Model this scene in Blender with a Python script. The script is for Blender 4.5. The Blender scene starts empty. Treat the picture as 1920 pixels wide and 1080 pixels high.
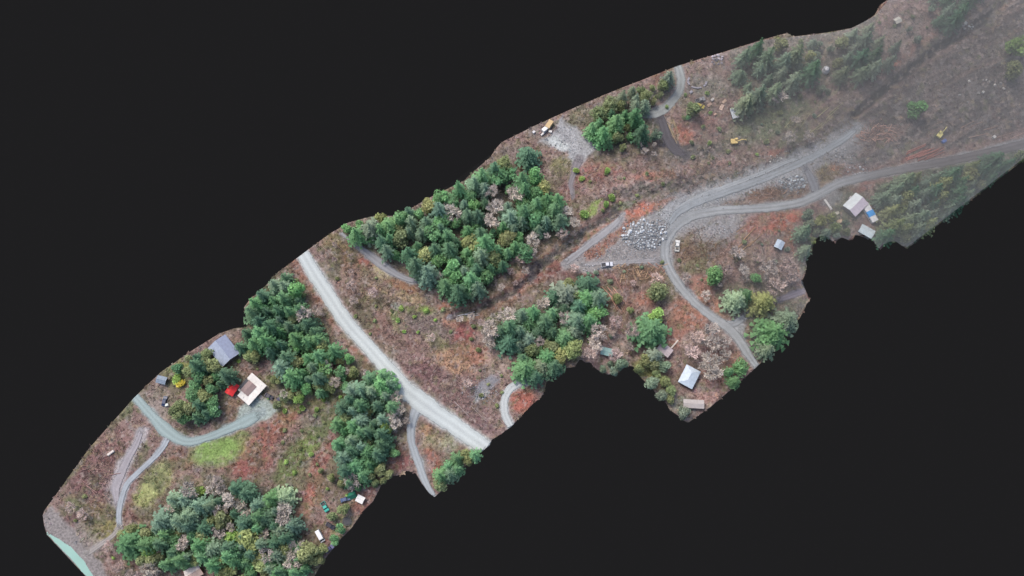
import bpy, bmesh, math, random
import numpy as np
from mathutils import Vector, Matrix
R = math.radians
rnd = random.Random(7)
np.random.seed(7)
sc = bpy.context.scene
COL = sc.collection

# ------------------------------------------------------------------ camera, sky, sun, exposure
TILT = R(15.0); HFOV = R(60.0); DIST = 416.0
CZ = DIST * math.cos(TILT); CY = -DIST * math.sin(TILT)
cam = bpy.data.cameras.new('camera'); co = bpy.data.objects.new('camera', cam); COL.objects.link(co)
co.location = (0, CY, CZ); co.rotation_euler = (TILT, 0, 0)
cam.sensor_width = 36; cam.angle = HFOV; cam.clip_start = 1; cam.clip_end = 100000
sc.camera = co
SUN_EL, SUN_AZ = R(58), R(-40)
w = bpy.data.worlds.new('World'); sc.world = w; w.use_nodes = True
nt = w.node_tree; nt.nodes.clear()
sky = nt.nodes.new('ShaderNodeTexSky'); sky.sky_type = 'NISHITA'; sky.sun_disc = False
sky.sun_elevation = SUN_EL; sky.sun_rotation = SUN_AZ; sky.air_density = 1.0; sky.dust_density = 4.0; sky.ozone_density = 1.0
bg = nt.nodes.new('ShaderNodeBackground'); bg.inputs[1].default_value = 0.15
wo = nt.nodes.new('ShaderNodeOutputWorld')
nt.links.new(sky.outputs[0], bg.inputs[0]); nt.links.new(bg.outputs[0], wo.inputs[0])
sl = bpy.data.lights.new('sun', 'SUN'); sl.energy = 1.3; sl.angle = R(14); sl.color = (1, .95, .88)
so = bpy.data.objects.new('sun', sl); COL.objects.link(so)
so.rotation_euler = (math.pi/2 - SUN_EL, 0, math.pi - SUN_AZ)
sc.view_settings.view_transform = 'Standard'; sc.view_settings.look = 'None'
sc.view_settings.gamma = 1; sc.view_settings.use_curve_mapping = False
sc.view_settings.exposure = 0.85
G = 1.75          # how bright a white flat surface turns out in the picture (for choosing real albedos)

# ------------------------------------------------------------------ small maths
def lin(c):
    c = np.asarray(c, float) / 255.0
    return np.where(c <= .04045, c / 12.92, ((c + .055) / 1.055) ** 2.4)
TH = math.tan(HFOV / 2)
def ray(px, py):
    x = (px - 960) / 960 * TH; y = -(py - 540) / 960 * TH
    return x, y * math.cos(TILT) + math.sin(TILT), y * math.sin(TILT) - math.cos(TILT)
def unproj(px, py, z=0.0):
    x, y, d = ray(px, py); t = (z - CZ) / d
    return x * t, CY + y * t
def proj(X, Y, Z=0.0):
    y = Y - CY; z = Z - CZ
    yc = y * math.cos(TILT) + z * math.sin(TILT); zc = -y * math.sin(TILT) + z * math.cos(TILT)
    return 960 + (X / -zc) / TH * 960, 540 - (yc / -zc) / TH * 960
def vnoise(x, y, seed=0):
    xi = np.floor(x).astype(np.int64); yi = np.floor(y).astype(np.int64); xf = x - xi; yf = y - yi
    u = xf * xf * (3 - 2 * xf); v = yf * yf * (3 - 2 * yf)
    def h(a, b):
        n = (a * 374761393 + b * 668265263 + seed * 1442695041) & 0x7fffffff
        n = ((n ^ (n >> 13)) * 1274126177) & 0x7fffffff
        n = ((n ^ (n >> 16)) * 974634541) & 0x7fffffff
        return (n & 0xffff) / 65535.0 * 2 - 1
    a = h(xi, yi) * (1 - u) + h(xi + 1, yi) * u; b = h(xi, yi + 1) * (1 - u) + h(xi + 1, yi + 1) * u
    return a * (1 - v) + b * v
def fbm(x, y, seed=0, o=3):
    s = 0; a = 1; t = 0
    for i in range(o):
        s = s + a * vnoise(x * 2 ** i, y * 2 ** i, seed + i * 17); t += a; a *= .55
    return s / t
def pdist(PX, PY, pts, closed=False):
    d = np.full(PX.shape, 1e9); n = len(pts)
    for i in range(n if closed else n - 1):
        ax, ay = pts[i][:2]; bx, by = pts[(i + 1) % n][:2]
        vx, vy = bx - ax, by - ay; L = vx * vx + vy * vy + 1e-9
        t = np.clip(((PX - ax) * vx + (PY - ay) * vy) / L, 0, 1)
        d = np.minimum(d, np.hypot(PX - ax - t * vx, PY - ay - t * vy))
    return d
def inpoly(PX, PY, pts):
    c = np.zeros(PX.shape, bool); n = len(pts)
    for i in range(n):
        ax, ay = pts[i][:2]; bx, by = pts[(i + 1) % n][:2]
        if ay == by: continue
        c ^= ((ay > PY) != (by > PY)) & (PX < (bx - ax) * (PY - ay) / (by - ay) + ax)
    return c
def sstep(a, b, x):
    t = np.clip((x - a) / (b - a), 0, 1); return t * t * (3 - 2 * t)

# ------------------------------------------------------------------ outline of the surveyed strip, in the photograph's pixels
OUT = [(80,966),(84,957),(115,915),(170,838),(253,745),(300,700),(340,672),(365,655),(388,641),(412,626),(440,616),(462,614),(470,604),(461,592),(458,577),
 (470,560),(490,545),(520,512),(560,482),(620,437),(655,416),(700,404),(740,404),(775,387),(800,372),(840,352),(870,337),(890,318),(920,292),(928,279),
 (940,265),(1000,235),(1060,209),(1130,180),(1200,153),(1270,125),(1340,103),(1380,90),(1430,74),(1476,62),(1487,69),(1540,63),(1595,53),(1620,42),(1640,28),
 (1650,10),(1668,-4),(1700,-45),(2000,-45),(2000,232),(1920,300),(1880,330),(1800,391),(1740,436),(1700,467),(1690,461),(1683,455),(1668,455),(1660,458),
 (1650,469),(1645,463),(1637,450),(1631,446),(1623,441),(1617,445),(1607,442),(1603,440),(1600,446),(1592,452),(1585,449),(1577,446),(1567,453),(1565,458),
 (1560,453),(1553,446),(1545,446),(1538,443),(1530,449),(1525,456),(1522,467),(1518,475),(1510,490),(1512,500),(1507,520),(1500,530),(1510,545),(1518,565),
 (1512,570),(1508,580),(1500,595),(1485,615),(1465,640),(1455,655),(1440,668),(1400,705),(1330,765),(1290,793),(1275,785),(1272,780),(1255,768),(1245,748),
 (1235,745),(1220,725),(1205,712),(1195,700),(1188,688),(1178,685),(1170,690),(1160,698),(1140,703),(1127,698),(1115,690),(1107,680),(1097,680),(1088,672),
 (1083,680),(1078,688),(1068,690),(1060,690),(1050,705),(1040,705),(1030,700),(1027,710),(1020,735),(1015,745),(1000,757),(980,777),(960,799),(940,814),
 (922,825),(918,835),(900,850),(890,858),(850,895),(835,915),(815,932),(805,925),(790,905),(780,888),(762,882),(757,890),(735,893),(715,910),(700,940),
 (680,960),(660,990),(640,1010),(620,1035),(605,1055),(590,1080),(560,1130),(207,1130),(160,1080),(120,1037),(88,1003),(83,985)]
WATER = [(83,985),(88,1003),(120,1037),(160,1080),(207,1130),(222,1130),(176,1080),(158,1050),(135,1026),(108,1008),(92,1000)]

# roads and tracks: name, label, pixel polyline with width, colour
ROADS = [
 ('gravel_road','wide pale gravel road crossing the strip',[(566,474,26),(590,515,28),(620,560,29),(650,605,29),(690,650,29),(725,690,31),(762,732,36),(800,762,38),(840,790,34),(880,818,33),(913,842,33)],(203,210,209)),
 ('side_road','grey side road leaving the pale gravel road',[(790,752,24),(778,775,18),(771,800,16),(771,825,15),(778,850,15),(787,875,15),(798,905,14),(811,930,14)],(172,178,182)),
 ('curved_driveway','curved pale driveway at the ragged south edge',[(988,714,16),(965,722,17),(950,738,16),(945,757,15),(947,778,15),(957,799,15)],(196,201,200)),
 ('forest_track','short grey track under the central trees',[(640,437,5),(665,456,8),(690,476,14),(715,495,19),(735,509,14),(755,520,11),(775,526,9),(792,527,6)],(160,160,163)),
 ('driveway','pale blue grey driveway to the white house',[(254,744,17),(270,763,18),(288,783,20),(310,806,26),(335,824,20),(360,828,16),(390,820,15),(425,806,16),(455,793,22),(476,782,22),(492,774,12)],(162,178,177)),
 ('garden_track','narrow twin track past the lawn',[(318,815,11),(305,840,11),(283,864,10),(260,885,10),(240,905,11),(229,930,11),(223,960,11),(225,988,12)],(168,174,180)),
 ('field_track','broad faint grey track across the cut field',[(266,806,8),(256,832,12),(240,860,15),(226,890,18),(217,915,18),(219,938,13),(223,955,10)],(166,161,165)),
 ('shore_track','pale track running down to the shore',[(228,982,9),(213,1003,9),(190,1020,9),(158,1042,10)],(166,160,156)),
 ('haul_road','gravel haul road bending round the clearing',[(1418,686,12),(1400,660,16),(1383,634,19),(1362,612,18),(1335,594,16),(1305,570,16),(1278,540,17),(1258,510,18),(1247,482,19),(1249,452,20),(1265,427,20),(1295,406,20),(1340,396,18),(1400,392,17),(1450,389,17),(1500,380,17),(1535,364,18),(1575,344,17),(1630,330,16),(1700,316,16),(1780,302,17),(1850,287,18),(1925,268,18),(2000,250,18)],(166,169,170)),
 ('branch_road','short grey branch joining the haul road below the trees',[(1350,603,8),(1373,607,14),(1390,598,14),(1402,588,9)],(165,168,170)),
 ('gravel_strip','broad tracked gravel strip above the haul road',[(1252,424,10),(1272,398,14),(1308,379,15),(1360,361,15),(1420,340,15),(1480,315,15),(1540,286,14),(1580,262,13),(1606,242,10)],(160,165,168)),
 ('braided_track','upper braid of the gravel strip',[(1258,402,6),(1285,382,9),(1320,365,10),(1370,347,10),(1425,326,9),(1470,306,9),(1500,296,5)],(170,174,176)),
 ('cross_track','faint track across the gravel by the rock pile',[(1236,488,10),(1200,490,9),(1160,492,8),(1120,494,7),(1085,498,6)],(160,157,158)),
 ('link_track','short gravel link between the strip and the haul road',[(1508,312,10),(1522,338,16),(1532,366,18)],(142,143,147)),
 ('rough_track','rough grey track beside the dark ditch',[(1058,494,14),(1090,470,13),(1130,440,13),(1152,421,12),(1168,402,9)],(158,157,159)),
 ('upper_driveway','curved grey driveway at the north edge',[(1270,122,15),(1277,150,17),(1270,177,17),(1252,200,17),(1228,213,17),(1195,216,11)],(158,162,160)),
 ('muddy_spur','dark muddy spur curving off the upper driveway',[(1236,214,12),(1245,238,18),(1252,262,20),(1268,282,18),(1288,292,10)],(100,96,100)),
 ('pad_track','faint grey track below the gravel pad',[(1086,296,20),(1078,320,13),(1070,345,8),(1074,372,6)],(140,134,137)),
 ('edge_track','lilac grey stub of track at the east edge',[(1455,564,10),(1475,557,12),(1507,546,12)],(152,143,149)),
]
# painted ground: kinds 'l' line, 'b' blob, 'p' polygon; colours as they look in the photograph
GR=(142,134,132); RB=(128,84,76); BR=(112,86,80); TAN=(160,128,92); OR=(158,98,74); DK=(78,66,66); GN=(98,112,56); OL=(112,110,66); LW=(118,142,58); PK=(156,132,124); MA=(112,72,78)
PAINT = [
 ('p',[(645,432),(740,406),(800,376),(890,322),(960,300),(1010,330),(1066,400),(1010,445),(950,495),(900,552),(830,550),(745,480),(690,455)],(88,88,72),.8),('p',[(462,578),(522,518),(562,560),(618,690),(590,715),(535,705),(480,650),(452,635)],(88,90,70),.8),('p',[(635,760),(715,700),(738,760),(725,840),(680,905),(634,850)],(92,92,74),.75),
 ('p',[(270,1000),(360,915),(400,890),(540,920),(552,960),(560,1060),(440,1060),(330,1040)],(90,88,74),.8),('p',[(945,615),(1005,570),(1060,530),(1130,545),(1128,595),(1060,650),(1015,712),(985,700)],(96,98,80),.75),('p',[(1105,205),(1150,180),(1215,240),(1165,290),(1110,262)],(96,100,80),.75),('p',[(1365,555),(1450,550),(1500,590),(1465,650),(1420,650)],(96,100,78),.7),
 ('l',[(530,890),(575,835),(620,775),(655,705)],30,(104,116,60),.75),('l',[(560,860),(610,800),(640,740)],7,(104,96,92),.7),('b',575,735,34,12,-40,(124,134,60),.8),('b',1130,590,40,14,0,(112,118,86),.5),('b',1376,612,20,14,20,(168,170,172),1),('b',1000,640,30,40,0,(104,108,84),.5),('b',1060,640,24,30,0,(132,126,80),.7),
 ('b',500,760,40,30,-30,(122,124,78),.5),('b',620,690,24,50,10,(114,118,74),.5),('b',660,700,30,24,-40,(116,116,78),.5),('b',560,890,40,30,-45,(108,116,66),.5),('b',430,700,50,40,0,(108,112,72),.5),('b',160,930,24,50,40,(112,110,78),.5),('b',300,880,60,16,-40,(120,116,78),.4),('b',720,850,30,30,0,(112,112,80),.4),('b',660,950,40,30,-40,(120,118,80),.4),('b',230,770,14,50,38,(104,112,66),.6),('b',860,870,40,30,-40,(110,116,84),.5),
 ('b',700,640,30,50,-40,(116,112,82),.4),('b',830,600,60,26,10,(118,118,84),.5),('b',1000,470,60,16,-40,(122,116,90),.4),('b',1250,540,30,30,0,(120,120,80),.5),('b',1420,540,60,16,0,(116,120,88),.5),('b',1180,240,60,30,-20,(108,112,88),.5),('b',200,950,40,30,0,(116,112,80),.5),('b',620,720,40,60,10,(112,116,72),.5),
 ('b',1440,225,90,34,-24,(110,118,88),.8),('b',1350,280,50,12,-20,(118,112,96),.6),
 ('p',[(1050,500),(1080,470),(1130,440),(1165,398),(1180,420),(1240,395),(1300,370),(1340,372),(1290,410),(1262,450),(1262,500),(1235,505),(1180,498),(1110,512)],(150,147,147),.9),('b',1085,490,34,12,-30,(152,150,152),.8),('b',1345,432,50,16,-15,(152,150,153),.9),
 ('l',[(1240,432),(1280,395),(1340,368),(1420,340),(1490,312),(1560,275),(1610,240)],74,(154,154,156),.92),('l',[(1250,430),(1280,408),(1340,402)],40,(146,146,147),.7),('l',[(1255,480),(1250,500),(1230,470)],30,(140,134,132),.6),
 # lower left
 ('b',200,880,60,80,20,(128,92,88),.9),('b',170,910,34,40,0,MA,.6),('l',[(268,812),(255,838),(236,868),(220,900),(215,935)],22,(172,166,168),.9),('b',215,925,22,30,0,(152,142,142),.7),('b',140,870,14,70,40,(106,106,64),.7),
 ('b',250,745,10,30,40,(92,112,62),.6),('b',185,975,45,40,0,(116,100,66),.8),('b',195,1000,30,22,-20,(134,128,66),.8),('b',140,945,22,16,30,(96,104,66),.7),('b',130,975,22,18,30,MA,.5),
 ('p',[(80,966),(100,950),(128,980),(150,1015),(175,1040),(190,1060),(240,1130),(200,1130),(150,1070),(100,1015),(82,990)],GR,1),
 ('b',165,1010,18,40,-40,(150,142,142),.5),('b',255,960,22,34,0,RB,.6),('b',290,910,22,46,35,(138,140,74),1),('b',265,935,16,18,0,(128,136,66),.9),('b',300,945,12,40,35,(120,92,84),.6),
 ('b',410,842,44,24,-8,LW,1),('b',400,850,28,18,0,(120,150,60),.9),('b',450,822,22,14,-20,(112,130,60),.8),('b',345,860,30,20,-20,(140,92,80),.7),('b',340,870,20,12,0,(122,100,74),.6),
 ('p',[(262,738),(302,712),(318,738),(310,770),(288,772)],(160,136,130),.95),('b',300,765,28,16,40,(150,132,128),.8),('b',280,728,10,8,0,(120,70,70),.7),('b',340,700,36,24,-30,(120,132,52),.8),('b',320,785,24,14,30,(138,118,108),.6),
 ('b',440,770,22,24,0,(132,104,72),.6),('b',478,690,30,20,0,(122,88,84),.7),('b',430,690,14,12,0,(120,84,80),.6),('b',520,745,24,16,30,(132,112,112),.8),('b',508,715,12,18,-30,(120,124,56),.7),
 ('p',[(452,764),(472,744),(498,752),(521,770),(506,788),(470,797),(438,806)],(156,170,162),1),('b',500,820,40,24,-35,RB,.8),('b',470,860,46,40,-35,(152,88,78),.9),('b',520,800,50,22,-38,(146,92,74),.8),('b',470,870,24,26,0,(142,78,74),.7),
 ('b',430,865,24,14,-20,(124,88,84),.6),('b',560,850,70,22,-55,(106,122,52),.9),('b',580,800,50,12,-45,(110,108,96),.6),('b',600,770,60,14,-45,(116,104,84),.7),('b',540,880,40,12,-50,(92,94,62),.6),
 ('b',600,870,60,14,-62,(150,90,80),.8),('b',590,920,40,16,-60,(158,94,76),.8),('b',570,960,40,14,-40,(148,104,80),.7),('b',540,760,18,40,10,(120,128,54),.7),('b',540,780,16,16,0,(160,96,84),.6),
 ('b',630,700,16,40,10,(132,80,78),.7),('b',650,690,40,12,-45,(128,92,80),.6),('b',600,745,40,10,-40,(110,112,58),.6),('b',680,950,22,22,0,(144,92,82),.8),('b',690,920,30,14,-40,(150,90,84),.7),
 ('b',640,985,30,14,-50,(124,124,72),.7),('b',580,1040,40,14,-50,(122,116,84),.7),('b',600,1000,24,20,0,(130,84,76),.7),('b',365,1065,36,14,0,(160,96,80),.8),('b',520,1060,30,20,0,(140,104,98),.5),('b',455,1060,16,30,0,(150,134,132),.5),
 # along the pale road
 ('l',[(545,490),(600,575),(650,640),(690,690)],16,(150,102,82),.8),('l',[(540,500),(590,580),(630,650)],14,(128,100,84),.6),('b',640,640,12,40,-20,(158,138,130),.5),('b',580,590,16,18,0,(132,122,100),.7),
 ('b',660,680,22,16,0,(134,126,110),.5),('b',655,490,50,24,40,(132,102,72),.9),('b',625,455,30,18,30,(128,112,70),.8),('b',670,530,50,30,40,(132,106,94),.9),('b',720,565,56,22,40,(160,134,94),.8),
 ('b',700,600,60,24,50,(130,98,86),.8),('b',690,485,20,12,40,(144,76,64),.8),('b',715,510,20,12,35,(174,158,112),.8),('b',700,545,24,8,30,(108,84,92),.7),('b',740,575,40,14,35,(112,90,96),.6),('b',755,535,36,8,15,(168,108,72),.8),
 ('b',770,555,30,10,10,(170,144,98),.7),('b',785,580,30,12,10,(116,132,54),.8),('b',738,590,8,26,0,(126,140,76),.8),('b',740,575,14,10,0,(150,150,152),.6),('b',800,610,50,22,20,(128,112,108),.8),
 ('b',820,640,30,14,30,(130,128,76),.6),('b',760,640,40,16,40,(128,98,90),.7),('b',850,570,30,8,-8,(190,98,68),.9),('b',870,630,20,26,0,(146,78,76),.9),('b',850,680,46,22,25,(170,128,92),.9),('b',890,665,40,20,20,(166,106,80),.8),
 ('b',800,700,50,24,38,(126,92,92),.9),('b',860,740,60,26,38,(128,98,94),.9),('b',905,790,40,16,40,(120,92,92),.8),('b',915,720,40,13,-40,(132,134,142),.9),('b',900,745,16,6,-30,(180,182,184),.7),('b',880,705,16,10,0,(110,82,86),.6),
 ('b',930,680,20,30,-30,(172,142,130),.7),('b',960,690,16,24,-30,(170,140,132),.7),('b',980,750,24,26,0,(162,92,74),1),('b',930,760,12,24,-30,(116,100,88),.7),('l',[(800,775),(850,807),(915,848)],8,(146,126,106),.5),('l',[(790,740),(840,775),(925,835)],8,(146,122,96),.6),
 ('b',815,830,26,20,30,(146,134,100),.8),('b',800,808,14,12,0,(166,124,80),.8),('b',815,870,14,34,-20,(160,100,80),.8),('b',845,830,16,20,0,(140,148,110),.6),('b',750,860,24,24,0,(136,82,78),.9),('b',755,820,22,10,-20,(150,136,104),.7),('b',745,780,20,24,0,(140,132,122),.7),('b',765,895,16,10,0,(168,148,112),.7),('b',715,880,20,20,0,(138,92,80),.7),
 # ditch and clearing
 ('l',[(845,600),(900,580),(960,548),(1010,508),(1060,468),(1110,432),(1160,392)],30,(150,96,78),.7),('l',[(850,592),(890,582),(945,556),(1000,515)],14,(112,84,86),.9),('l',[(840,594),(880,588)],6,(160,162,172),.8),('l',[(1000,505),(1050,470),(1110,425),(1160,395)],16,(104,96,96),.9),('l',[(1020,520),(1070,480),(1100,465)],16,(132,84,76),.8),
 ('b',930,600,46,10,-25,(104,116,60),.8),('b',925,635,22,18,0,(164,150,128),.7),('b',1040,400,60,10,-32,(160,138,96),.5),('b',1110,390,30,8,-40,(124,146,56),.9),('b',1170,385,24,7,-10,(112,140,70),.8),('l',[(960,525),(1020,470),(1080,420)],12,(152,118,92),.7),
 ('p',[(1060,500),(1120,470),(1160,440),(1180,425),(1230,410),(1260,420),(1240,480),(1225,490),(1150,500),(1100,510)],(146,140,138),.95),('l',[(1105,480),(1160,440),(1195,405)],16,(150,100,80),.9),('b',1205,445,36,26,0,(140,142,146),.9),
 ('b',1200,395,34,12,-15,(182,102,76),.9),('b',1240,385,28,8,-20,(160,104,76),.7),('b',1290,388,16,7,-20,(150,120,106),.6),('b',1200,515,50,18,0,(132,104,84),.9),('b',1165,560,34,30,40,(136,96,84),.8),('b',1170,550,10,24,0,(140,128,128),.6),('b',1210,560,26,16,0,(160,104,80),.7),('b',1235,545,24,14,0,(118,118,72),.7),
 ('l',[(1060,515),(1130,520),(1180,530)],16,(124,88,84),.8),('b',1130,620,40,24,30,(150,112,104),.9),('b',1110,655,40,26,0,(150,124,118),.9),('b',1170,640,30,16,-20,(168,146,138),.7),('b',1155,690,24,14,0,(116,124,106),.8),('b',1210,690,26,22,0,(134,136,66),.9),('b',1045,680,14,24,0,(170,128,88),.8),('b',1070,650,20,30,-20,(126,124,74),.7),
 # east lobe
 ('b',1310,465,50,34,-10,(126,100,78),.95),('b',1345,435,50,18,-15,(152,148,150),.8),('b',1380,415,40,12,-6,(150,148,150),.7),('b',1310,500,40,16,0,(118,112,74),.8),('l',[(1330,500),(1370,465),(1400,440)],10,(160,128,98),.5),('b',1430,420,44,20,-20,(160,100,80),.8),('b',1470,415,40,14,-25,(176,90,62),.9),('b',1480,450,12,40,0,(150,88,66),.8),
 ('b',1400,475,60,34,-10,(142,112,100),.9),('b',1440,510,60,34,20,(138,118,108),.9),('b',1480,500,30,40,20,(134,118,110),.7),('b',1310,540,30,24,0,(158,106,84),.8),('b',1330,575,40,22,30,(172,112,82),.8),('b',1290,590,40,26,45,(166,108,82),.9),('b',1270,620,30,30,0,(158,104,84),.8),('b',1330,650,50,30,30,(162,122,108),.9),('b',1360,690,50,30,-30,(162,112,92),.9),
 ('b',1300,640,24,20,0,(176,154,144),.7),('b',1345,625,24,16,30,(178,156,146),.7),('b',1400,640,10,30,0,(150,106,84),.8),('b',1320,745,40,20,-20,(158,122,112),.8),('b',1280,760,30,20,0,(118,124,108),.8),('b',1260,700,20,24,0,(148,116,100),.7),('b',1240,720,14,24,-30,(156,150,100),.6),('b',1490,570,20,16,0,(140,128,104),.7),('b',1390,560,16,14,0,(176,140,126),.5),
 ('b',1590,380,40,36,20,(108,112,94),.9),('b',1560,420,40,24,0,(112,116,92),.9),('b',1515,470,24,50,10,(112,118,98),.8),('b',1560,372,26,12,-20,(136,136,138),.7),('b',1630,350,40,8,-12,(152,98,88),.8),('b',1590,355,20,8,-10,(116,100,82),.6),
 ('p',[(1330,420),(1360,372),(1420,350),(1470,335),(1505,330),(1520,360),(1480,375),(1400,386)],(124,100,82),.8),('b',1440,362,46,12,-12,(124,92,74),.9),('b',1485,340,34,18,-20,(148,150,154),.9),('b',1550,325,30,20,-30,(128,114,82),.9),('b',1570,310,22,10,-40,(156,104,76),.6),('b',1590,290,30,20,-30,(140,138,140),.8),
 # north
 ('b',965,290,30,24,30,(130,112,108),.8),('b',985,315,24,10,30,(156,92,76),.7),('p',[(1010,262),(1040,248),(1052,222),(1080,240),(1118,275),(1095,305),(1078,318),(1060,285)],(160,160,162),1),('b',1045,268,26,12,20,(184,190,188),.9),('b',1022,242,24,16,-20,(120,104,102),.8),('b',1050,310,24,18,0,(122,122,70),.7),('b',1065,360,24,26,0,(130,96,92),.8),
 ('b',1090,220,30,20,-20,(112,112,84),.7),('b',1125,330,44,34,0,(152,96,88),.9),('b',1120,355,34,18,0,(160,124,120),.8),('b',1150,300,40,10,10,(122,104,100),.7),('l',[(1150,345),(1230,330),(1320,320),(1400,310),(1480,285)],26,(148,114,104),.8),('b',1225,332,40,10,-5,(176,112,90),.8),('l',[(1150,360),(1230,347),(1300,345)],10,(84,78,78),.9),('l',[(1180,370),(1280,352),(1380,335)],14,(124,110,96),.8),
 ('b',1215,280,22,14,20,(148,126,112),.7),('b',1240,150,22,18,-30,(146,92,82),.9),('b',1215,185,40,14,-20,(104,110,94),.8),('b',1280,190,10,20,0,(126,120,92),.7),('l',[(1232,218),(1243,245),(1255,275),(1285,290)],26,(98,94,98),1),('b',1280,255,24,24,0,(164,98,78),1),('l',[(1258,225),(1268,270)],7,(156,130,100),.8),('b',1300,284,64,16,-4,(94,88,88),.9),('b',1240,250,16,34,-20,(92,88,90),.8),
 ('b',1330,215,50,30,0,(128,104,94),.8),('b',1310,225,40,20,0,(132,94,86),.7),('b',1330,165,40,26,0,(124,118,104),.9),('l',[(1375,90),(1378,170)],14,(122,112,102),.9),('b',1450,220,80,30,-25,(106,114,82),.9),('b',1500,250,60,16,-28,(108,114,86),.8),('l',[(1480,250),(1530,205),(1575,160)],6,(140,136,98),.6),('b',1500,170,30,16,0,(120,98,94),.8),('b',1430,290,50,12,-20,(136,106,94),.8),('b',1455,283,16,8,-20,(168,98,82),.7),
 ('b',1560,215,70,20,-38,(120,102,94),.9),('b',1680,70,70,26,-35,(128,112,102),.95),('l',[(1630,180),(1680,135),(1740,75),(1830,20),(1880,-20)],18,(138,100,86),.9),('b',1680,125,14,10,-30,(168,98,72),.8),('l',[(1560,240),(1640,190),(1700,145),(1760,100),(1830,55),(1900,0)],44,(92,85,82),.8),('l',[(1290,355),(1400,325),(1500,280),(1600,222)],18,(98,90,88),.7),('l',[(1600,215),(1650,175),(1700,135),(1750,95),(1810,60),(1880,10),(1920,-30)],15,(50,48,48),1),('l',[(1610,222),(1680,175),(1740,125),(1800,85),(1880,40)],16,(114,86,78),.9),('b',1860,150,80,60,-35,(112,106,103),.95),('b',1700,190,50,24,-38,(118,112,112),.9),('b',1800,130,60,26,-38,(116,104,98),.9),
 ('b',1640,250,50,22,-10,(132,108,98),.9),('b',1640,290,60,20,-15,(116,110,110),.9),('b',1780,230,60,30,-30,(112,104,102),.9),('b',1860,235,70,24,-20,(110,102,100),.95),('b',1790,215,20,14,0,(128,92,80),.7),('b',1760,275,60,14,-20,(106,98,98),.9),('l',[(1695,300),(1730,287),(1760,272)],14,(142,92,82),.9),('b',1900,90,40,40,0,(110,116,88),.8),('b',1895,15,24,20,0,(136,108,90),.8),
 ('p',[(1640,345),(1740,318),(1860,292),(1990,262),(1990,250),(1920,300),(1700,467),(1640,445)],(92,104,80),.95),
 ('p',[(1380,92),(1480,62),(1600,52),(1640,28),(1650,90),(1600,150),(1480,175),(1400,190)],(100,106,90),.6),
]
PAINT += [('b',408,845,54,30,-10,(118,150,60),.95),('b',288,910,26,54,35,(148,152,84),.95),('l',[(535,885),(575,840),(612,790)],24,(108,128,58),.8),('l',[(600,775),(650,705)],14,(112,124,62),.7),('l',[(1150,366),(1290,346),(1420,317),(1500,284),(1570,240)],15,(92,84,82),.85),('l',[(1160,352),(1300,334),(1430,304),(1540,254)],6,(158,132,122),.6),('b',1720,262,90,22,-12,(98,92,91),.8),('b',1800,225,60,24,-30,(104,97,95),.7),('l',[(850,594),(890,584),(945,558),(1000,516),(1050,471),(1110,428),(1160,393)],9,(84,76,78),.85),('l',[(1000,530),(1060,480),(1110,452)],10,(120,76,70),.7),('b',690,455,50,24,30,(92,96,76),.6),('l',[(1262,405),(1295,384),(1350,360),(1420,335),(1490,308),(1560,272),(1606,246)],40,(158,160,162),.9),('l',[(1500,312),(1560,300),(1600,300)],20,(140,138,138),.7),('b',1290,395,30,16,-30,(152,154,157),.85),('b',1345,412,50,12,-8,(150,149,151),.7)]
FOG_T = lambda px, py: 1 - .28 * sstep(1080, 1760, px + (420 - py) * .35)     # share of light that comes through the fog
FOG_C = lin((112, 110, 108))

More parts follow.
